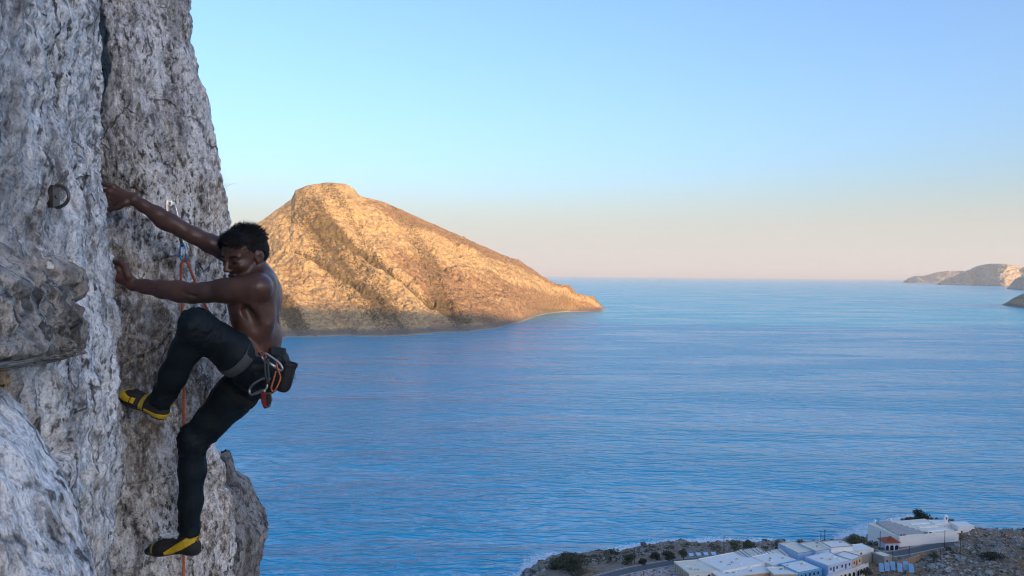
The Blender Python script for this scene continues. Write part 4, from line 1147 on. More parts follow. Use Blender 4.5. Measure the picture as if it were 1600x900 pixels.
MB().tube([p - o_ for p in (J(459,588,3.555), J(461,592,3.555))], 0.005, 8).build('cord_lock', GREYMETAL, cb, smooth=True)
MB().tube([p - o_ for p in spline([J(436,553,3.60), J(441,558,3.60), J(447,566,3.60)], 4)], 0.0045, 6).build('hanging_strap', TAPE, cb, smooth=True)

# ------------------------------------------------------------------ bolts, quickdraw and rope
def hanger(px, py, G, size, label, mat, d_shape=False, out=(0.55, -0.83, 0)):
    p = hit(G, px, py); n = nrm_(out); sd = nrm_(np.cross(n, Zv)); root = empty('bolt_hanger', p); tag(root, label, 'bolt hanger')
    W = lambda a, b, c: a * sd + b * n + c * Zv
    if d_shape:
        s = size * 0.5
        MB().hexa([W(-0.009, -0.03, -s), W(0.009, -0.03, -s), W(0.009, 0.016, -s), W(-0.009, 0.016, -s)], [W(-0.009, -0.03, s), W(0.009, -0.03, s), W(0.009, 0.016, s), W(-0.009, 0.016, s)]).build('plate', mat, root)
        arc = [W(0, 0.014 + size * 0.80 * math.sin(a), s * math.cos(a)) for a in np.linspace(0.06, math.pi - 0.06, 18)]
        MB().tube(arc, size * 0.075, 10).build('ring', mat, root, smooth=True)
        MB().tube([W(0, 0.0, 0), W(0, 0.020, 0)], 0.005, 6).build('bolt_head', DULL, root)
    else:
        MB().tube([W(0, -0.02, 0), W(0, 0.016, 0)], 0.009, 6).build('bolt_head', STEEL, root)
        arc = [W(0, 0.004, 0.016), W(0, 0.030, 0.008), W(0, 0.036, -0.010), W(0, 0.026, -0.026), W(0, 0.004, -0.022)]
        MB().tube(spline(arc, 5), 0.0042, 8).build('ring', STEEL, root, smooth=True)
        MB().hexa([W(-0.014, -0.012, -0.030), W(0.014, -0.012, -0.030), W(0.014, 0.005, -0.030), W(-0.014, 0.005, -0.030)], [W(-0.014, -0.012, 0.022), W(0.014, -0.012, 0.022), W(0.014, 0.005, 0.022), W(-0.014, 0.005, 0.022)]).build('plate', STEEL, root)
    return p
hanger(86, 307, WALLP, 0.054, 'dull grey ring bolt sticking out of the nearer rock wall', DULL, True, (0.93, -0.36, 0))
bp = hanger(270, 322, SLABP, 0.05, 'shiny bolt hanger holding the quickdraw beside the raised arm', STEEL)
YQ = bp[1] - 0.035
o_ = J(272, 326, YQ)
qd = empty('quickdraw', o_); tag(qd, 'quickdraw with silver top carabiner and blue lower carabiner clipped to rope', 'quickdraw')
carabiner('carabiner', [J(271,321,YQ), J(274,323,YQ), J(278,338,YQ), J(280,352,YQ), J(276,356,YQ), J(271,351,YQ), J(268,337,YQ), J(268,325,YQ)], 0.0048, STEEL, '', [J(269,328,YQ - .003), J(271,349,YQ - .003)], (qd, o_))
MB().hexa([J(273.5,352,YQ - .004) - o_, J(279,351,YQ - .004) - o_, J(279,351,YQ + .002) - o_, J(273.5,352,YQ + .002) - o_], [J(283,386,YQ - .004) - o_, J(287.5,385,YQ - .004) - o_, J(287.5,385,YQ + .002) - o_, J(283,386,YQ + .002) - o_]).build('sling', GREYWEB, qd)
carabiner('carabiner', [J(285,381,YQ), J(288,383,YQ), J(291,395,YQ), J(290,406,YQ), J(287,409,YQ), J(283,405,YQ), J(281.5,394,YQ), J(282.5,384,YQ)], 0.0046, BLUEMETAL, '', [J(290.5,389,YQ - .003), J(290,403,YQ - .003)], (qd, o_))
rp = [J(286.5,1000,YQ + 0.02), J(287,870,YQ + 0.02), J(287,700,YQ + 0.01), J(286.5,560,YQ + 0.005), J(284,470,YQ), J(282.5,430,YQ - 0.006), J(283.5,413,YQ - 0.012), J(287,405.5,YQ - 0.005), J(291,407,YQ + 0.006), J(296,418,YQ - 0.01), J(305,440,YQ - 0.04), J(316,466,YQ - 0.09), J(327,490,YQ - 0.15), J(345,520,3.72), J(372,548,3.66)]
rope = tubeobj('rope', [J(286.5,1900,YQ + 0.05)] + rp, 0.0062, ROPE, None, 8, sp=10)
tag(rope, 'orange climbing rope running through the quickdraw and down the slab', 'rope')
# a few dry blades growing out of the slab edge
DRY = plain('dry_grass_blade', (0.30, 0.25, 0.14), 0.8, 0.3, 20)
gb = MB()
e0 = hit(SLABP, 346, 300)
for k in range(14):
    b0 = e0 + rng.normal(0, 0.008, 3) + [-0.012, 0.01, 0]; dr = nrm_([rng.uniform(0.1, 0.7), rng.normal(0, 0.3), rng.uniform(0.3, 1.2)]); L = rng.uniform(0.04, 0.10)
    gb.tube([b0 - e0, b0 - e0 + dr * L * 0.6, b0 - e0 + dr * L + np.array([0.012, 0, -0.010])], [0.0010, 0.0008, 0.0003], 4)
dg = gb.build('dry_grass', DRY, None, e0); tag(dg, 'wisps of dry grass on the edge of the slab', 'grass', kind='stuff')
# ------------------------------------------------------------------ village on the shore
def wallmat(name, c, stain=0.35):
    t = NT(name); v = t.coords(); vs = t.coords((1, 1, 0.25))
    f = t.noise(vs, 1.1, 6, 0.65); g_ = t.noise(v, 4.0, 4, 0.6)
    cc = t.mix(t.math('MULTIPLY', t.ramp(f, [(0.45, 0.0), (0.75, 1.0)]), stain), c, tuple(x * 0.55 for x in c))
    cc = t.mix(0.25, cc, t.ramp(g_, [(0.3, tuple(x * 0.85 for x in c)), (0.7, tuple(min(0.9, x * 1.08) for x in c))]))
    return t.set(cc, 0.9, t.bump(g_, 0.3, 0.03))
WHITE = wallmat('whitewash', (0.90, 0.875, 0.82), 0.2); ROOFW = wallmat('white_roof_screed', (0.90, 0.87, 0.80), 0.3); ROOFC = wallmat('cream_roof_screed', (0.84, 0.78, 0.64), 0.4)
BLUEW = wallmat('bright_blue_plaster', (0.10, 0.38, 0.66)); LBLUE = wallmat('pale_blue_plaster', (0.38, 0.60, 0.85)); LAV = wallmat('lavender_plaster', (0.55, 0.60, 0.74)); PEACH = wallmat('peach_plaster', (0.68, 0.44, 0.28)); TAN = wallmat('tan_plaster', (0.58, 0.46, 0.32))
STONEW = wallmat('rubble_stone', (0.36, 0.33, 0.28), 0.6); GREYTRIM = wallmat('grey_trim', (0.40, 0.38, 0.34)); DARKGLASS_SHADE = plain('dark_glass_arch_shade', (0.015, 0.018, 0.024), 0.15, 0.3, 2)  # the dark glass colour also paints the shade inside the arches
WOOD = plain('weathered_pole_wood', (0.055, 0.045, 0.038), 0.9, 0.3, 2); TILE = plain('red_roof_tile', (0.40, 0.10, 0.05), 0.8, 0.35, 3, 0.4, 0.05); ASPH = plain('asphalt', (0.11, 0.115, 0.125), 0.9, 0.2, 0.6, 0.3, 0.03); KERB = plain('pale_concrete', (0.42, 0.40, 0.37), 0.9, 0.2, 1.0)
DOORM = plain('dark_door', (0.035, 0.030, 0.028), 0.6, 0.3, 3); PANEL = plain('sky_tinted_solar_glass', (0.24, 0.42, 0.60), 0.25, 0.15, 2); METALR = plain('ribbed_sheet', (0.52, 0.52, 0.47), 0.6, 0.2, 0.7)  # PANEL: sky reflection put into the pale blue base colour

# road with a pale verge on each side
def ribbon(name, line, w, z, mat, kind=None, parent=None):
    L = np.array(line)[:, :2]; t_ = np.gradient(L, axis=0); t_ /= np.linalg.norm(t_, axis=1, keepdims=True); n_ = np.stack([-t_[:, 1], t_[:, 0]], -1)
    a_, b_ = w
    vs = np.concatenate([np.column_stack([L + n_ * a_, np.full(len(L), z)]), np.column_stack([L + n_ * b_, np.full(len(L), z)]), np.column_stack([L + n_ * b_, np.full(len(L), z - 1.5)]), np.column_stack([L + n_ * a_, np.full(len(L), z - 1.5)])])
    n = len(L); fs = []
    for i in range(n - 1):
        for k in range(4): fs.append((k * n + i, k * n + i + 1, ((k + 1) % 4) * n + i + 1, ((k + 1) % 4) * n + i))
    me = mesh_np(name, vs, fs, False); bm = bmesh.new(); bm.from_mesh(me); bmesh.ops.recalc_face_normals(bm, faces=bm.faces); bm.to_mesh(me); bm.free()
    o = link(name, me, mat, parent)
    if kind: tag(o, kind=kind)
    return o
road = ribbon('road', _rs, (3.2, -3.2), ROADZ, ASPH, 'structure')
ribbon('kerb', _rs, (3.75, 3.2), ROADZ + 0.13, KERB, None, road); ribbon('kerb', _rs, (-3.2, -3.75), ROADZ + 0.13, KERB, None, road)
PAINT = plain('road_paint', (0.62, 0.62, 0.60), 0.8, 0.2, 1.0)
ribbon('road_line', _rs, (2.75, 2.6), ROADZ + 0.006, PAINT, None, road)

def house(name, label, Bp, Cp, depth, zt, walls, roofm, cat='house', ground=ROADZ - 1.5, parapet=0.35, roof_trim=None, windows=(), doors=(), side=None, group=None, roof=True, vents=0):
    """facade runs from pixel Bp to pixel Cp along the roof edge at height zt; body goes back by depth"""
    b_, c_ = gp(*Bp, zt), gp(*Cp, zt); L = np.hypot(*(c_ - b_)[:2]); ang = math.atan2(c_[1] - b_[1], c_[0] - b_[0]); H = zt - ground
    root = empty(name, (b_[0], b_[1], ground), ang); tag(root, label, cat, group)
    if roof:
        MB().box(0, L, 0, depth, -5, H - 0.12).build('wall', walls, root)
        MB().box(-0.06, L + 0.06, -0.06, depth + 0.06, H - 0.118, H).build('roof', roofm, root)
        if parapet:
            tm = roof_trim or roofm; p_ = MB(); h0, h1 = H + 0.002, H + parapet
            p_.box(-0.08, L + 0.08, -0.08, 0.17, h0, h1).box(-0.08, L + 0.08, depth - 0.17, depth + 0.08, h0, h1).box(-0.08, 0.17, 0.171, depth - 0.171, h0, h1).box(L - 0.17, L + 0.08, 0.171, depth - 0.171, h0, h1)
            for nm_, bx in (('parapet', (-0.08, L + 0.08, -0.08, 0.17)), ('parapet', (-0.08, L + 0.08, depth - 0.17, depth + 0.08)), ('parapet', (-0.08, 0.17, 0.171, depth - 0.171)), ('parapet', (L - 0.17, L + 0.08, 0.171, depth - 0.171))):
                MB().box(*bx, h0, h1).build(nm_, tm, root)
    else:
        for nm_, bx in (('wall', (0, L, 0, 0.5)), ('wall', (0, L, depth - 0.5, depth)), ('wall', (0, 0.5, 0.501, depth - 0.501)), ('wall', (L - 0.5, L, 0.501, depth - 0.501))):
            MB().box(*bx, -1, H - random.uniform(0, 1.0)).build(nm_, walls, root)
    if side is not None:
        MB().box(-0.03, -0.002, 0, depth, -1, H - 0.13).build('side_wall', side, root)
    for (u, zz, w, h) in windows:
        fr = MB().box(u * L - w / 2 - 0.12, u * L + w / 2 + 0.12, -0.07, 0, H - zz - h - 0.12, H - zz + 0.12).build('window', GREYTRIM if walls is not WHITE else WHITE, root)
        MB().box(u * L - w / 2, u * L + w / 2, -0.085, -0.072, H - zz - h, H - zz).build('pane', DARKGLASS_SHADE, fr)
    for (u, zz, w, h) in doors:
        dd = MB().box(u * L - w / 2, u * L + w / 2, -0.06, 0, H - zz - h, H - zz).build('door', DOORM, root)
    for k in range(vents):
        x_, y_ = random.uniform(0.15, 0.85) * L, random.uniform(0.2, 0.8) * depth; s_ = random.uniform(0.3, 0.7)
        MB().box(x_ - s_, x_ + s_, y_ - 0.3, y_ + 0.3, H + 0.002, H + random.uniform(0.3, 0.8)).build('roof_vent', random.choice([WHITE, GREYTRIM, TAN]), root)
    return root, L, H

def arch_part(root, x, w, h, z0, y, mat=DARKGLASS_SHADE):
    """a dark panel, the shade of an arched opening put into colour, 4 cm proud of the facade"""
    pts = [(x - w / 2, z0), (x + w / 2, z0)] + [(x + w / 2 * math.cos(a), z0 + h - w / 2 + w / 2 * math.sin(a)) for a in np.linspace(0, math.pi, 10)]
    n = len(pts); vs = [(px_, y, pz_) for px_, pz_ in pts] + [(px_, y + 0.3, pz_) for px_, pz_ in pts]
    fs = [tuple(range(n)), tuple(range(2 * n - 1, n - 1, -1))] + [(i, i + n, (i + 1) % n + n, (i + 1) % n) for i in range(n)]
    me = mesh_np('arch_shade', vs, fs, False); return link('arch_shade', me, mat, root)

# left block of white flat roofs
r_, L, H = house('flat_roofed_house', 'white flat-roofed house with tan side wall nearest the scrap yard', (1077,897), (1121,893), 15.5, 16.2, WHITE, ROOFC, side=TAN, windows=[(0.3, 1.0, 1.2, 1.2), (0.7, 1.0, 1.2, 1.2)], vents=4)
for k in range(6): MB().box(-0.30, -0.032, 1.2 + 2.5 * k, 1.6 + 2.5 * k, 0, H - 0.5).build('pilaster', GREYTRIM, r_)
house('flat_roofed_house', 'broad white roof with small vents beside the parked red car', (1129,893), (1196,879.5), 17, 16.6, WHITE, ROOFW, windows=[(0.2, 1.1, 1.1, 1.2), (0.4, 1.1, 1.1, 1.2), (0.6, 1.1, 1.1, 1.2)], vents=7)
house('flat_roofed_house', 'lowest long white roof at the bottom edge left of the tan house', (1124,903), (1208,894), 9, 15.9, PEACH, ROOFW, vents=6, doors=[(0.12, 1.2, 1.2, 2.2)])
house('flat_roofed_house', 'white roof stepping up between the ribbed canopies and pale blue hall', (1208,884), (1244,875.5), 13, 16.8, WHITE, ROOFW, vents=4, windows=[(0.5, 0.9, 1.1, 1.0)])
def canopy(label, Bp, Cp, depth, zt, group='ribbed sheet canopies'):
    b_, c_ = gp(*Bp, zt), gp(*Cp, zt); L = np.hypot(*(c_ - b_)[:2]); ang = math.atan2(c_[1] - b_[1], c_[0] - b_[0])
    root = empty('ribbed_canopy', (b_[0], b_[1], ROADZ - 1), ang); tag(root, label, 'canopy'); H = zt - ROADZ + 1
    MB().hexa([(0, 0, H), (L, 0, H), (L, depth, H + 1.6), (0, depth, H + 1.6)], [(0, 0, H + 0.1), (L, 0, H + 0.1), (L, depth, H + 1.7), (0, depth, H + 1.7)]).build('sheet', METALR, root)
    k = 0.3
    while k < L - 0.2:
        MB().hexa([(k, 0, H + 0.102), (k + 0.22, 0, H + 0.102), (k + 0.22, depth, H + 1.702), (k, depth, H + 1.702)], [(k, 0, H + 0.34), (k + 0.22, 0, H + 0.34), (k + 0.22, depth, H + 1.94), (k, depth, H + 1.94)]).build('rib', WHITE if int(k * 7) % 3 else GREYTRIM, root); k += 1.05
    for x_, y_ in ((0.2, 0.2), (L - 0.2, 0.2), (0.2, depth - 0.2), (L - 0.2, depth - 0.2)):
        MB().tube([(x_, y_, 0), (x_, y_, H + 0.02 + y_ / depth * 1.6)], 0.09, 6).build('post', WHITE, root)
canopy('ribbed pale canopy just right of the parked white car', (1170,876), (1206,870), 9, 16.0)
canopy('smaller ribbed canopy between the dark car and the pale blue hall', (1208,874), (1234,868.5), 6, 15.6)

# middle: pale blue hall and the roofs behind it
house('hall', 'pale blue hall with cream roof below the twin poles', (1247,865), (1274,861.5), 15, 18.2, LBLUE, ROOFC, side=LBLUE, roof_trim=GREYTRIM, cat='building', vents=2)
house('hall', 'cream roof with grey parapet joined to the pale blue hall', (1275,862), (1306,857), 12, 18.9, LBLUE, ROOFC, roof_trim=GREYTRIM, cat='building', vents=2)
house('hall', 'highest pale roof with brown parapet nearest the sea', (1299,856), (1333,853.5), 9, 20.0, WHITE, ROOFW, roof_trim=GREYTRIM, cat='building', vents=1)
house('flat_roofed_house', 'white roof behind the peach-ended balcony house', (1296,871), (1343,863), 14, 17.9, WHITE, ROOFW, vents=6)
house('flat_roofed_house', 'plain white roof beside the grey-green tamarisk bush', (1337,861), (1365,858), 8, 17.0, WHITE, ROOFW, windows=[(0.3, 1.0, 0.9, 1.0)], parapet=0.25)
# bottom: blue house, tan house, lavender balcony house with arches, peach end
wins = [(u, 1.0, 0.9, 1.3) for u in (0.12, 0.30, 0.66, 0.84)]
house('blue_house', 'bright blue house with white roof and dark windows at bottom edge', (1248,895.5), (1284,888.5), 12, 17.4, BLUEW, ROOFW, windows=wins, doors=[(0.48, 0.9, 0.95, 2.2)], roof_trim=BLUEW, vents=4)
house('tan_house', 'tan-walled house under the white roof left of bright blue house', (1209,897.5), (1246.5,897), 8.5, 16.9, TAN, ROOFW, windows=[(0.35, 1.0, 1.0, 1.2), (0.7, 1.0, 1.0, 1.2)], vents=3)
r_, L, H = house('balcony_house', 'lavender house with long white balcony over dark arches', (1294.5,885), (1331,876), 13, 18.7, LAV, ROOFW, side=LBLUE, windows=[(u, 0.9, 0.8, 1.1) for u in (0.10, 0.36, 0.58, 0.90)], doors=[(0.23, 0.8, 0.9, 2.2), (0.74, 0.8, 0.9, 2.2)], vents=5, roof_trim=LAV, ground=10.5)
def balcony(root, x0, x1, H, zf):
    MB().box(x0, x1, -2.4, -0.09, zf - 0.2, zf).build('balcony_floor', WHITE, root)
    MB().box(x0, x1, -2.4, -2.25, zf + 0.85, zf + 1.0).build('handrail', WHITE, root)
    k = x0 + 0.1
    while k < x1 - 0.1: MB().box(k, k + 0.3, -2.38, -2.27, zf + 0.002, zf + 0.849).build('baluster', WHITE, root); k += 0.62
    MB().box(x0, x1, -2.3, -0.09, -2, zf - 0.201).build('arcade_wall', ROOFC, root)
    n = max(1, int((x1 - x0) / 2.6))
    for i in range(n): arch_part(root, x0 + (i + 0.5) * (x1 - x0) / n, 1.7, 2.5, max(0.1, zf - 3.2), -2.34)
balcony(r_, -1.5, L, H, H - 3.6)
r_, L, H = house('peach_house', 'peach plastered end house at the right end of the balcony row', (1331.6,875.8), (1346.5,869.8), 9, 18.8, PEACH, ROOFW, windows=[(0.2, 0.9, 0.8, 1.1), (0.78, 0.9, 0.8, 1.1)], doors=[(0.48, 0.8, 0.9, 2.2)], roof_trim=GREYTRIM, ground=10.5)
balcony(r_, 0.02, L + 2.0, H, H - 3.6)
# stone ruin and stone hut
house('stone_ruin', 'roofless rubble stone ruin left of the stone hut', (1347,868), (1367,863), 6, 16.0, STONEW, ROOFC, cat='ruin', roof=False)
house('stone_hut', 'small square stone hut with pale roof and dark door', (1382,870.5), (1394,868), 6.5, 16.3, STONEW, ROOFC, cat='hut', doors=[(0.35, 1.6, 0.9, 2.0)], parapet=0.3, roof_trim=STONEW)
house('stone_ruin', 'low broken stone walls behind the stone hut', (1366,864), (1379,860), 5, 15.4, STONEW, ROOFC, cat='ruin', roof=False)

# walled cemetery terraces, porch with red tiles, chapel
r_, L, H = house('terrace_building', 'long white walled building with stepped grey terraces on top', (1405.5,839.5), (1498,831.5), 24, 16.8, WHITE, ROOFC, cat='building', parapet=0.0, ground=10.0)
GREYT = wallmat('grey_terrace', (0.42, 0.43, 0.43), 0.5)
for k in range(7):
    y0 = 2.5 + 3.0 * k
    MB().box(0.8 + 0.5 * k, L * (0.52 - 0.03 * k), y0, y0 + 1.9, H + 0.002, H + 0.45 + 0.12 * k).build('terrace', GREYT, r_)
for k in range(3): MB().box(L * 0.58, L * 0.9, 4 + 6 * k, 6.2 + 6 * k, H + 0.002, H + 0.5).build('terrace', ROOFW, r_)
MB().box(0, L, 0, 0.4, H + 0.002, H + 0.55).build('parapet', WHITE, r_)
for k, u in enumerate((0.04, 0.09, 0.44, 0.47, 0.53)): MB().box(u * L, u * L + 0.9, 0.6, 1.3, H + 0.002, H + 0.9).build('planter', DOORM, r_)
for u, h in ((0.03, 2.0), (0.25, 1.2), (0.30, 2.2)): MB().box(u * L + 2, u * L + 3.0, 22.4, 23.4, H + 0.002, H + h).build('pillar', WHITE, r_)
r_, L, H = house('porch', 'porch with red tiled hip roof and blue-grey arches', (1384,848.5), (1405,848), 7, 15.4, LAV, ROOFC, cat='porch', parapet=0.0, ground=10.0)
e_ = 0.7
hip = [(-e_, -e_, H + 0.002), (L + e_, -e_, H + 0.002), (L + e_, 7 + e_, H + 0.002), (-e_, 7 + e_, H + 0.002), (L * 0.45, 3.0, H + 2.3), (L * 0.62, 4.0, H + 2.3)]
MB().add(hip, [(0, 1, 5, 4), (1, 2, 5), (2, 3, 4, 5), (3, 0, 4), (3, 2, 1, 0)]).build('tiled_roof', TILE, r_)
for k in range(9):
    u = k / 8; p0 = np.array([-e_ + u * (L + 2 * e_), -e_, H + 0.05]); p1 = np.array([L * (0.45 + 0.17 * u), 3.0 + u, H + 2.32])
    MB().tube([p0, p1], 0.10, 5).build('tile_row', TILE, r_)
for k, u in enumerate((0.13, 0.46, 0.82)): arch_part(r_, u * L, L * 0.20 if k == 0 else L * 0.26, H * 0.66, 0.6, -0.03)
def slab_box(root, x0, x1, y0, y1, z0, z1, nm, mat): return MB().box(x0, x1, y0, y1, z0, z1).build(nm, mat, root)
p0 = gp(1497, 838, 12.5); ch = empty('chapel', p0, math.radians(3)); tag(ch, 'white chapel with small bell tower above the long white wall', 'chapel')
slab_box(ch, 0, 9, 0, 8, -9, 5.2, 'nave', WHITE); slab_box(ch, -9, -0.01, 6, 13, -9, 5.0, 'wing', WHITE); slab_box(ch, -16, -9.01, 8, 14, -9, 3.8, 'wing', WHITE)
tw = slab_box(ch, -2.2, -0.8, 8, 9.4, 5.003, 8.4, 'bell_tower', WHITE); arch_part(tw, -1.5, 0.6, 1.3, 6.6, 7.9)
MB().add([(-2.3, 7.9, 8.4), (-0.7, 7.9, 8.4), (-0.7, 9.5, 8.4), (-2.3, 9.5, 8.4), (-1.5, 8.7, 9.3)], [(0, 1, 4), (1, 2, 4), (2, 3, 4), (3, 0, 4), (3, 2, 1, 0)]).build('tower_cap', WHITE, ch)
for x_ in (2.0, 6.5): 
    f_ = slab_box(ch, x_ - 0.5, x_ + 0.5, -0.06, -0.002, 1.8, 3.0, 'window', GREYTRIM); slab_box(f_, x_ - 0.35, x_ + 0.35, -0.075, -0.062, 1.95, 2.85, 'pane', DARKGLASS_SHADE)
f_ = slab_box(ch, -4.6, -3.6, 5.93, 5.998, 2.5, 3.7, 'window', GREYTRIM); slab_box(f_, -4.4, -3.8, 5.915, 5.928, 2.65, 3.55, 'pane', DARKGLASS_SHADE)
slab_box(ch, -0.1, 9.1, -0.1, 8.1, 5.203, 5.45, 'cornice', WHITE)

# solar water panels on the near slope
solar = []
for k, (x, y) in enumerate([(1374,893), (1383,892), (1392,890.5), (1403,893), (1412,890), (1421,894)]):
    p = gp(x, y, 15.2); root = empty('solar_panel', p, math.radians(-20))
    tag(root, ['leftmost pale blue solar panel in the row on near slope', 'second pale blue solar panel from the left in the row', 'third pale blue solar panel from the left in the row', 'fourth pale blue solar panel from the left in the row', 'fifth pale blue solar panel from the left in the row', 'rightmost pale blue solar panel in the row on near slope'][k], 'solar panel', 'solar panels on the near slope')
    MB().hexa([(0, 0, 0), (2.0, 0, 0), (2.0, 4.2, 2.6), (0, 4.2, 2.6)], [(0, -0.07, 0.10), (2.0, -0.07, 0.10), (2.0, 4.13, 2.70), (0, 4.13, 2.70)]).build('glass', PANEL, root)
    MB().hexa([(0, 2.02, 1.40), (2.0, 2.02, 1.40), (2.0, 2.14, 1.474), (0, 2.14, 1.474)], [(0, 1.99, 1.46), (2.0, 1.99, 1.46), (2.0, 2.11, 1.534), (0, 2.11, 1.534)]).build('crossbar', GREYTRIM, root)
    for x_ in (0.2, 1.8): MB().tube([(x_, 3.8, -4), (x_, 3.8, 2.34)], 0.06, 6).build('leg', GREYTRIM, root)
# tilted pale blue panels beside the road
for k, (x, y) in enumerate([(1080,873), (1091.5,872), (1103,871.5), (1115,871)]):
    p = gp(x, y, ROADZ + 0.2); root = empty('sunshade', p, math.radians(10)); tag(root, ['pale blue roadside sunshade farthest from the red car', 'second roadside sunshade counting away from the small tree', 'third roadside sunshade counting away from the small tree', 'pale blue roadside sunshade nearest the red car'][k], 'sunshade', 'sunshades along the road')
    MB().hexa([(-1.1, -0.9, 1.5), (1.1, -0.9, 1.5), (1.1, 0.9, 2.4), (-1.1, 0.9, 2.4)], [(-1.1, -0.93, 1.56), (1.1, -0.93, 1.56), (1.1, 0.87, 2.46), (-1.1, 0.87, 2.46)]).build('canopy', LBLUE, root)
    for x_ in (-0.9, 0.9): MB().tube([(x_, 0.5, -0.6), (x_, 0.5, 2.2)], 0.05, 6).build('post', GREYTRIM, root)

# utility poles
POLE = [((991,879), 856, 0), ((1131,866), 837, 1), ((1282.5,850), 829, 2), ((1288.5,850), 827.5, 2), ((1375,859), 830, 0), ((1420.5,868), 853, 0), ((1476,855), 828, 0), ((1469,876), 857, 0), ((1500,879), 833, 3), ((1394,878), 861, 0)]
PLAB = ['dark utility pole among the shrubs by the road bend', 'dark utility pole standing by the parked red car', 'left one of the twin poles behind the pale blue hall', 'right one of the twin poles behind the pale blue hall', 'tall utility pole between the hut and red tiled porch', 'short utility pole by the road below the white wall', 'utility pole in front of the long white wall', 'short dark pole beside the orange-brown bank', 'utility pole with crossarms below the chapel', 'thin pole at the right corner of the stone hut']
for (bx, ty, kind), lab in zip(POLE, PLAB):
    zb = 12.0 if bx[0] < 1460 else 14.0
    p = gp(*bx, zb); h = (at(bx[0], ty, p[1])[2] - p[2]); root = empty('utility_pole', p); tag(root, lab, 'utility pole', 'utility poles')
    MB().tube([(0, 0, -6), (0, 0, h * 0.5), (0, 0, h)], [0.20, 0.17, 0.13], 8).build('pole', WOOD, root, smooth=True)
    if kind == 3:
        MB().box(-1.7, 1.7, -0.07, 0.07, h - 0.45, h - 0.25).build('crossarm', WOOD, root); MB().box(-0.8, 1.5, -0.21, -0.14, h - 2.0, h - 1.8).build('crossarm', WOOD, root)
        for x_ in (-1.5, -0.8, 0.8, 1.5): MB().tube([(x_, 0, h - 0.249), (x_, 0, h + 0.05)], 0.05, 6).build('insulator', GREYTRIM, root)
    elif kind == 2: MB().box(-0.5, 0.5, -0.24, -0.15, h - 0.5, h - 0.35).build('crossarm', WOOD, root)
    else: MB().box(-0.4, 0.4, -0.20, -0.13, h - 0.6, h - 0.48).build('crossarm', WOOD, root)

# cars
def car(p, rz, paint, label):
    root = empty('parked_car', p, rz); tag(root, label, 'car', 'parked cars')
    PR = [(-2.0, 0.35), (-2.05, 0.75), (-1.9, 0.92), (-1.45, 0.98), (-1.0, 1.42), (0.35, 1.45), (1.0, 1.0), (1.75, 0.86), (2.05, 0.65), (2.05, 0.35)]
    n = len(PR); vs = [(x, -0.82, z) for x, z in PR] + [(x, 0.82, z) for x, z in PR]
    fs = [tuple(range(n)), tuple(range(2 * n - 1, n - 1, -1))] + [(i, i + n, (i + 1) % n + n, (i + 1) % n) for i in range(n)]
    b_ = link('body', mesh_np('body', vs, fs, False), paint, root); mo = b_.modifiers.new('b', 'BEVEL'); mo.width = 0.12; mo.segments = 3
    MB().add([(-1.25, -0.835, 1.02), (0.75, -0.835, 1.02), (0.25, -0.835, 1.34), (-0.9, -0.835, 1.34), (-1.25, 0.835, 1.02), (0.75, 0.835, 1.02), (0.25, 0.835, 1.34), (-0.9, 0.835, 1.34)], [(0, 1, 2, 3), (7, 6, 5, 4), (0, 4, 5, 1), (1, 5, 6, 2), (2, 6, 7, 3), (3, 7, 4, 0)]).build('side_window', DARKGLASS_SHADE, root)
    MB().hexa([(0.42, -0.7, 1.435), (1.02, -0.7, 1.01), (1.02, 0.7, 1.01), (0.42, 0.7, 1.435)], [(0.46, -0.7, 1.46), (1.06, -0.7, 1.04), (1.06, 0.7, 1.04), (0.46, 0.7, 1.46)]).build('windscreen', DARKGLASS_SHADE, root)
    for x_ in (-1.25, 1.3):
        for y_ in (-0.78, 0.78):
            w_ = MB().tube([(x_, y_ - 0.1, 0.32), (x_, y_ + 0.1, 0.32)], 0.32, 14).build('wheel', RUBBER, root); MB().tube([(x_, y_ - 0.11, 0.32), (x_, y_ + 0.11, 0.32)], 0.17, 10).build('rim', GREYMETAL, w_)
    for y_ in (-0.6, 0.6): MB().box(2.0, 2.07, y_ - 0.17, y_ + 0.17, 0.6, 0.74).build('headlight', WHITE, root)
CRED = plain('red_car_paint', (0.42, 0.015, 0.025), 0.25, 0.08, 2); CWHITE = plain('white_car_paint', (0.75, 0.76, 0.78), 0.25, 0.05, 2); CDARK = plain('dark_car_paint', (0.03, 0.035, 0.045), 0.25, 0.1, 2)
car(gp(1136.5, 869, ROADZ + 0.15), math.radians(-4), CRED, 'red car parked beside the utility pole on the shore road')
car(gp(1153.5, 867, ROADZ + 0.15), math.radians(8), CWHITE, 'white car parked in front of the red car')
car(gp(1219.5, 864.5, ROADZ + 0.1), math.radians(5), CDARK, 'dark car parked under the bare tree by the hall')
p = gp(1157.5, 866, ROADZ); sg = empty('road_sign', p); tag(sg, 'blank white sign board behind the parked white car', 'sign')
MB().box(-0.8, 0.8, -0.05, 0.05, 1.0, 2.4).build('board', WHITE, sg); MB().tube([(0, 0.08, -1), (0, 0.08, 2.0)], 0.06, 6).build('post', GREYTRIM, sg)

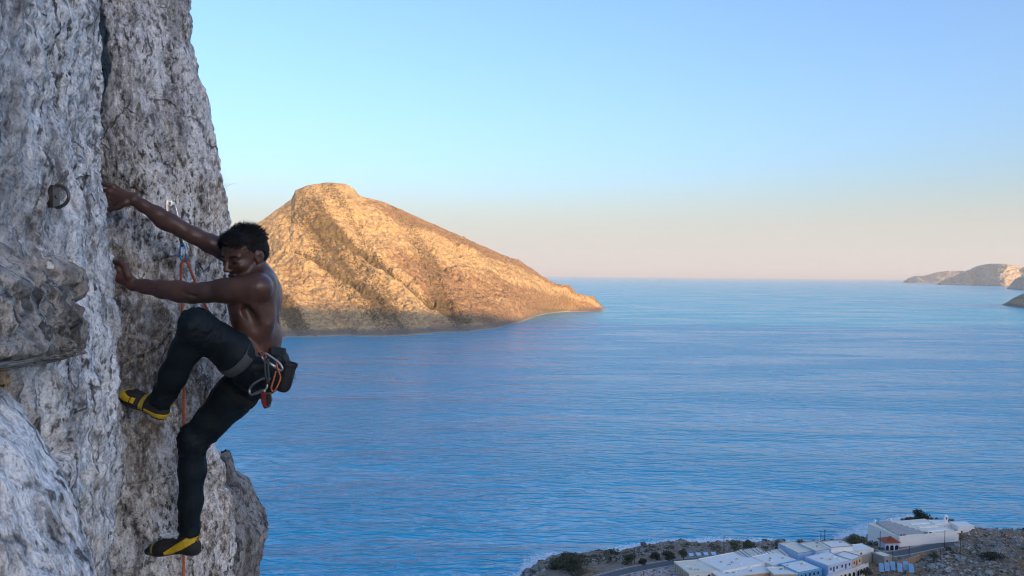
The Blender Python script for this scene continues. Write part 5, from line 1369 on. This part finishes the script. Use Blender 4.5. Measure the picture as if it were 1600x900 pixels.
# trees and shrubs
def leafmat(name, c):
    t = NT(name); v = t.coords()
    return t.set(t.ramp(t.noise(v, 1.2, 5, 0.7), [(0.3, tuple(x * 0.5 for x in c)), (0.7, tuple(x * 1.5 for x in c))]), 0.7)
LEAF = leafmat('shrub_leaf', (0.050, 0.060, 0.028)); LEAFD = leafmat('dark_leaf', (0.025, 0.034, 0.018)); LEAFG = leafmat('tamarisk_leaf', (0.10, 0.105, 0.055)); TWIG = leafmat('bare_twig', (0.12, 0.10, 0.08)); BARK = plain('bark', (0.08, 0.06, 0.045), 0.9, 0.3, 3)
def leaf_cloud(lobes, n, size, origin):
    vs, fs = [], []
    for k in range(n):
        c, r = lobes[rng.integers(len(lobes))]
        d_ = rng.normal(0, 1, 3); d_ /= np.linalg.norm(d_); p_ = np.array(c) + d_ * np.array(r) * rng.uniform(0.35, 1.05)**0.6
        a_ = rng.normal(0, 1, 3); a_ /= np.linalg.norm(a_); b_ = np.cross(a_, d_ + 0.01); b_ /= np.linalg.norm(b_) + 1e-9; s_ = size * rng.uniform(0.5, 1.4); b0 = len(vs)
        vs += [p_ - a_ * s_, p_ + b_ * s_ * 0.6, p_ + a_ * s_, p_ - b_ * s_ * 0.6]; fs.append((b0, b0 + 1, b0 + 2, b0 + 3))
    return vs, fs
def tree(name, label, px, py, zb, w, h, mat, cat='shrub', trunk=0.15, n=900, size=0.28, group=None):
    w, h, n = w * 1.3, h * 1.25, int(n * 1.4); p = gp(px, py, zb); root = empty(name, p); tag(root, label, cat, group); lobes = []
    for k in range(9):
        a_ = rng.uniform(0, 2 * math.pi); rr = rng.uniform(0, 0.32) * w
        lobes.append(((rr * math.cos(a_), rr * math.sin(a_) * 0.8, h * rng.uniform(trunk + 0.22, 0.78)), (w * rng.uniform(0.16, 0.26), w * rng.uniform(0.16, 0.26), h * rng.uniform(0.14, 0.24))))
    vs, fs = leaf_cloud(lobes, n, size, p); link('crown', mesh_np('crown', vs, fs, True), mat, root)
    m_ = MB(); m_.tube([(0, 0, -1.5), (0.05 * w, 0, h * 0.3), (0.0, 0.02, h * 0.6)], [w * 0.035 + 0.06, w * 0.025 + 0.04, 0.03], 7)
    for c, r in lobes[:5]: m_.tube([(0.03 * w, 0, h * 0.25), tuple(0.6 * np.array(c) + [0, 0, h * 0.1]), c], [0.06, 0.04, 0.02], 5)
    m_.build('trunk', BARK, root, smooth=True)
for nm, lab, px, py, zb, w, h, m, c, tr, n, s in [
    ('large_shrub', 'largest dark green shrub near the left tip of the shore', 894, 897, 9, 17, 8.5, LEAF, 'shrub', 0.0, 2600, 0.42),
    ('shrub', 'dark shrub pushed against the large shrub on its sea side', 869, 898, 7, 7, 5, LEAFD, 'shrub', 0.0, 900, 0.33),
    ('shrub', 'grey-green shrub around the foot of first utility pole', 985, 884, 11, 6.5, 5, LEAF, 'shrub', 0.0, 900, 0.3),
    ('shrub', 'dark round shrub right of the first utility pole', 1003, 884, 11, 4.5, 3.8, LEAFD, 'shrub', 0.0, 700, 0.28),
    ('shrub', 'dark shrub beside the road, left of a wider one', 1026, 877, 11, 5.5, 4, LEAFD, 'shrub', 0.0, 800, 0.28),
    ('shrub', 'wide dark shrub beside the road near the small tree', 1044, 874, 11, 8, 4, LEAFD, 'shrub', 0.0, 1100, 0.28),
    ('small_tree', 'small green tree at the roadside before the pale sunshades', 1067, 877, 12, 4.5, 5, LEAF, 'tree', 0.25, 700, 0.26),
    ('shrub', 'grey-green bush above the parked cars', 1147, 861, 11, 7.5, 4.5, LEAFG, 'shrub', 0.0, 900, 0.3),
    ('shrub', 'grey-green bush on the shore left of the bare tree', 1170, 858, 10, 6, 4, LEAFG, 'shrub', 0.0, 800, 0.3),
    ('bare_tree', 'round bare-looking tree above the dark parked car', 1214, 862, 11, 5, 5, TWIG, 'tree', 0.2, 900, 0.2),
    ('tamarisk_bush', 'feathery grey-green tamarisk bush behind the white roofs', 1336, 853, 12, 11, 5.5, LEAFG, 'shrub', 0.0, 1500, 0.32),
    ('seaside_tree', 'tall dark tree behind the terraces at water edge', 1437, 823, 9, 10, 9, LEAFD, 'tree', 0.15, 2000, 0.36),
    ('seaside_tree', 'low dark tree leaning left of the tall seaside tree', 1424, 822, 9, 7, 4.5, LEAFD, 'tree', 0.1, 900, 0.34),
    ('seaside_tree', 'small dark tree between the tall tree and chapel', 1455, 823, 12, 3.0, 4.5, LEAFD, 'tree', 0.2, 400, 0.26),
    ('seaside_tree', 'smallest dark tree next to the chapel wing', 1463, 823, 12, 3.2, 5, LEAFD, 'tree', 0.2, 400, 0.26),
    ('shrub', 'green bush on the orange bank below the road', 1459, 874, 14, 4.5, 3.2, LEAF, 'shrub', 0.0, 600, 0.26),
    ('shrub', 'green bush by the pale path left of crossarm pole', 1482, 866, 13, 4.5, 3, LEAF, 'shrub', 0.0, 600, 0.26),
    ('shrub', 'dark hollow of scrub at the foot of rocky knoll', 1550, 874, 17, 12, 3.5, LEAFD, 'shrub', 0.0, 1000, 0.34),
    ('shrub', 'olive bush in front of the arches and solar panels', 1352, 899, 13, 6, 3, LEAF, 'shrub', 0.0, 700, 0.26)]:
    tree(nm, lab, px, py, zb, w, h, m, c, tr, n, s)

# loose rock and low scrub: uncountable ground cover
def scatter(n, region, size, keep):
    out = []
    while len(out) < n:
        x_, y_ = rng.uniform(*region[0]), rng.uniform(*region[1])
        if keep(x_, y_): out.append((x_, y_, size * rng.lognormal(0, 0.45)))
    out = np.array(out); z_ = coast_h(out[:, 0], out[:, 1]); return np.column_stack([out[:, :2], z_, out[:, 2]])
def offroad(x_, y_):
    return np.min(np.hypot(_rs[:, 0] - x_, _rs[:, 1] - y_)) > 5.5
yl = lambda x_: shore_y(np.array([x_]))[0]
ico = [(0, 0, 1)] + [(0.9 * math.cos(a), 0.9 * math.sin(a), 0.45) for a in np.arange(5) * 1.2566] + [(0.95 * math.cos(a), 0.95 * math.sin(a), -0.4) for a in np.arange(5) * 1.2566 + 0.628] + [(0, 0, -1)]
icf = [(0, i + 1, (i + 1) % 5 + 1) for i in range(5)] + [(i + 1, i + 6, (i + 1) % 5 + 1) for i in range(5)] + [((i + 1) % 5 + 1, i + 6, (i + 1) % 5 + 6) for i in range(5)] + [(11, (i + 1) % 5 + 6, i + 6) for i in range(5)]
def rocks(name, pts, mat, label, squash=0.6):
    vs, fs = [], []
    for x_, y_, z_, s_ in pts:
        b0 = len(vs); sc = s_ * rng.uniform(0.6, 1.4, 3) * [1, 1, squash]
        for q in ico: vs.append((x_ + q[0] * sc[0] * rng.uniform(0.7, 1.2), y_ + q[1] * sc[1] * rng.uniform(0.7, 1.2), z_ + q[2] * sc[2]))
        fs += [tuple(i + b0 for i in f) for f in icf]
    o = link(name, mesh_np(name, vs, fs, False), mat); tag(o, label, 'rocks', kind='stuff'); return o
BOUL = plain('grey_boulder', (0.34, 0.32, 0.29), 0.95, 0.45, 0.8, 0.8, 0.15); BOULD = plain('wet_dark_rock', (0.07, 0.066, 0.062), 0.6, 0.4, 1.0, 0.8, 0.15)
rocks('shore_rocks', scatter(900, ((2, 330), (380, 520)), 0.75, lambda x_, y_: -5 < yl(x_) - y_ < 4), BOULD, 'dark wet rocks scattered along the water line')
rocks('loose_rocks', scatter(1500, ((5, 340), (340, 500)), 0.45, lambda x_, y_: 4 < yl(x_) - y_ < 40 and offroad(x_, y_)), BOUL, 'loose pale rocks on the coastal strip')
rocks('knoll_rocks', np.vstack([scatter(1900, ((200, 330), (340, 455)), 0.62, lambda x_, y_: offroad(x_, y_) and math.hypot((x_ - hill_c[0]) / 72, (y_ - hill_c[1]) / 52) < 1), scatter(900, ((150, 330), (330, 385)), 0.5, offroad)]), BOUL, 'grey boulders covering the knoll at the right edge')
sc_ = np.vstack([scatter(900, ((5, 340), (345, 500)), 0.8, lambda x_, y_: 8 < yl(x_) - y_ < 45 and offroad(x_, y_) and not (75 < x_ < 200 and y_ < 385)), scatter(1100, ((170, 330), (330, 455)), 0.7, offroad)])
vs, fs = [], []
for x_, y_, z_, s_ in sc_:
    v2, f2 = leaf_cloud([((x_, y_, z_ + 0.3 * s_), (s_, s_, 0.55 * s_))], 26, 0.28 * s_, None); b0 = len(vs); vs += v2; fs += [tuple(i + b0 for i in f) for f in f2]
tag(link('low_scrub', mesh_np('low_scrub', vs, fs, True), leafmat('scrub_leaf', (0.075, 0.072, 0.040))), 'low dry scrub dotting the coast and knoll', 'scrub', kind='stuff')
# cluttered yard at the bottom: joined heap of small scrap
hp = MB()
for k in range(240):
    q = gp(rng.uniform(985, 1062), rng.uniform(884, 906), ROADZ)
    if not offroad(q[0], q[1]): continue
    a_ = rng.uniform(0.2, 0.9, 3); hp.box(q[0] - a_[0], q[0] + a_[0], q[1] - a_[1], q[1] + a_[1], ROADZ - 0.6, ROADZ + a_[2])
tag(hp.build('yard_scrap', wallmat('mixed_scrap', (0.50, 0.44, 0.42), 0.9)), 'heaps of pale and rusty scrap in the roadside yard', 'scrap', kind='stuff')
# broken bank of earth and dry-stone wall below the road
def drystone(label, pxs, z, h):
    pts = [gp(x, y, z) for x, y in pxs]; o_ = pts[0]; root = empty('dry_stone_wall', o_); tag(root, label, 'stone wall')
    ln = spline(pts, 8); d0 = 0
    for a_, b_ in zip(ln[:-1], ln[1:]):
        for lv in range(2):
            s_ = rng.uniform(0.8, 1.1); c = (a_ + b_) / 2 - o_ + [rng.normal(0, .1), rng.normal(0, .1), lv * h * 0.5]
            w_ = np.linalg.norm(b_ - a_) * 0.46 * s_
            MB().hexa([(c[0] - w_, c[1] - 0.4, c[2] - 1.2 * (lv == 0)), (c[0] + w_, c[1] - 0.4, c[2] - 1.2 * (lv == 0)), (c[0] + w_, c[1] + 0.4, c[2]), (c[0] - w_, c[1] + 0.4, c[2])], [(c[0] - w_ * .9, c[1] - 0.34, c[2] + h * .5), (c[0] + w_ * .9, c[1] - 0.34, c[2] + h * .47), (c[0] + w_ * .9, c[1] + 0.34, c[2] + h * .5), (c[0] - w_ * .9, c[1] + 0.34, c[2] + h * .46)]).build('stone', OCHRE, root)
OCHRE = plain('ochre_stone', (0.40, 0.27, 0.17), 0.95, 0.4, 0.8, 0.6, 0.1)
drystone('ochre dry-stone bank between the road and short dark pole', [(1402,883), (1420,878), (1437,872), (1447,869)], 13.0, 1.8)
# ------------------------------------------------------------------ morning air over the strait
hz = NT('morning_haze')
hz.t.nodes.remove(hz.b)
pv = hz.n('VolumePrincipled')
pv.inputs['Color'].default_value = (0.85, 0.93, 1.0, 1)
pv.inputs['Density'].default_value = 1.9e-5
pv.inputs['Anisotropy'].default_value = 0.0
hz.l(pv.outputs[0], [n for n in hz.t.nodes if n.type == 'OUTPUT_MATERIAL'][0].inputs['Volume'])
b = MB().box(-124000, 124000, -124000, 154000, -40, 1250)
haze = b.build('haze', hz.m)
tag(haze, 'thin pale blue morning haze over the strait', 'haze', kind='stuff')
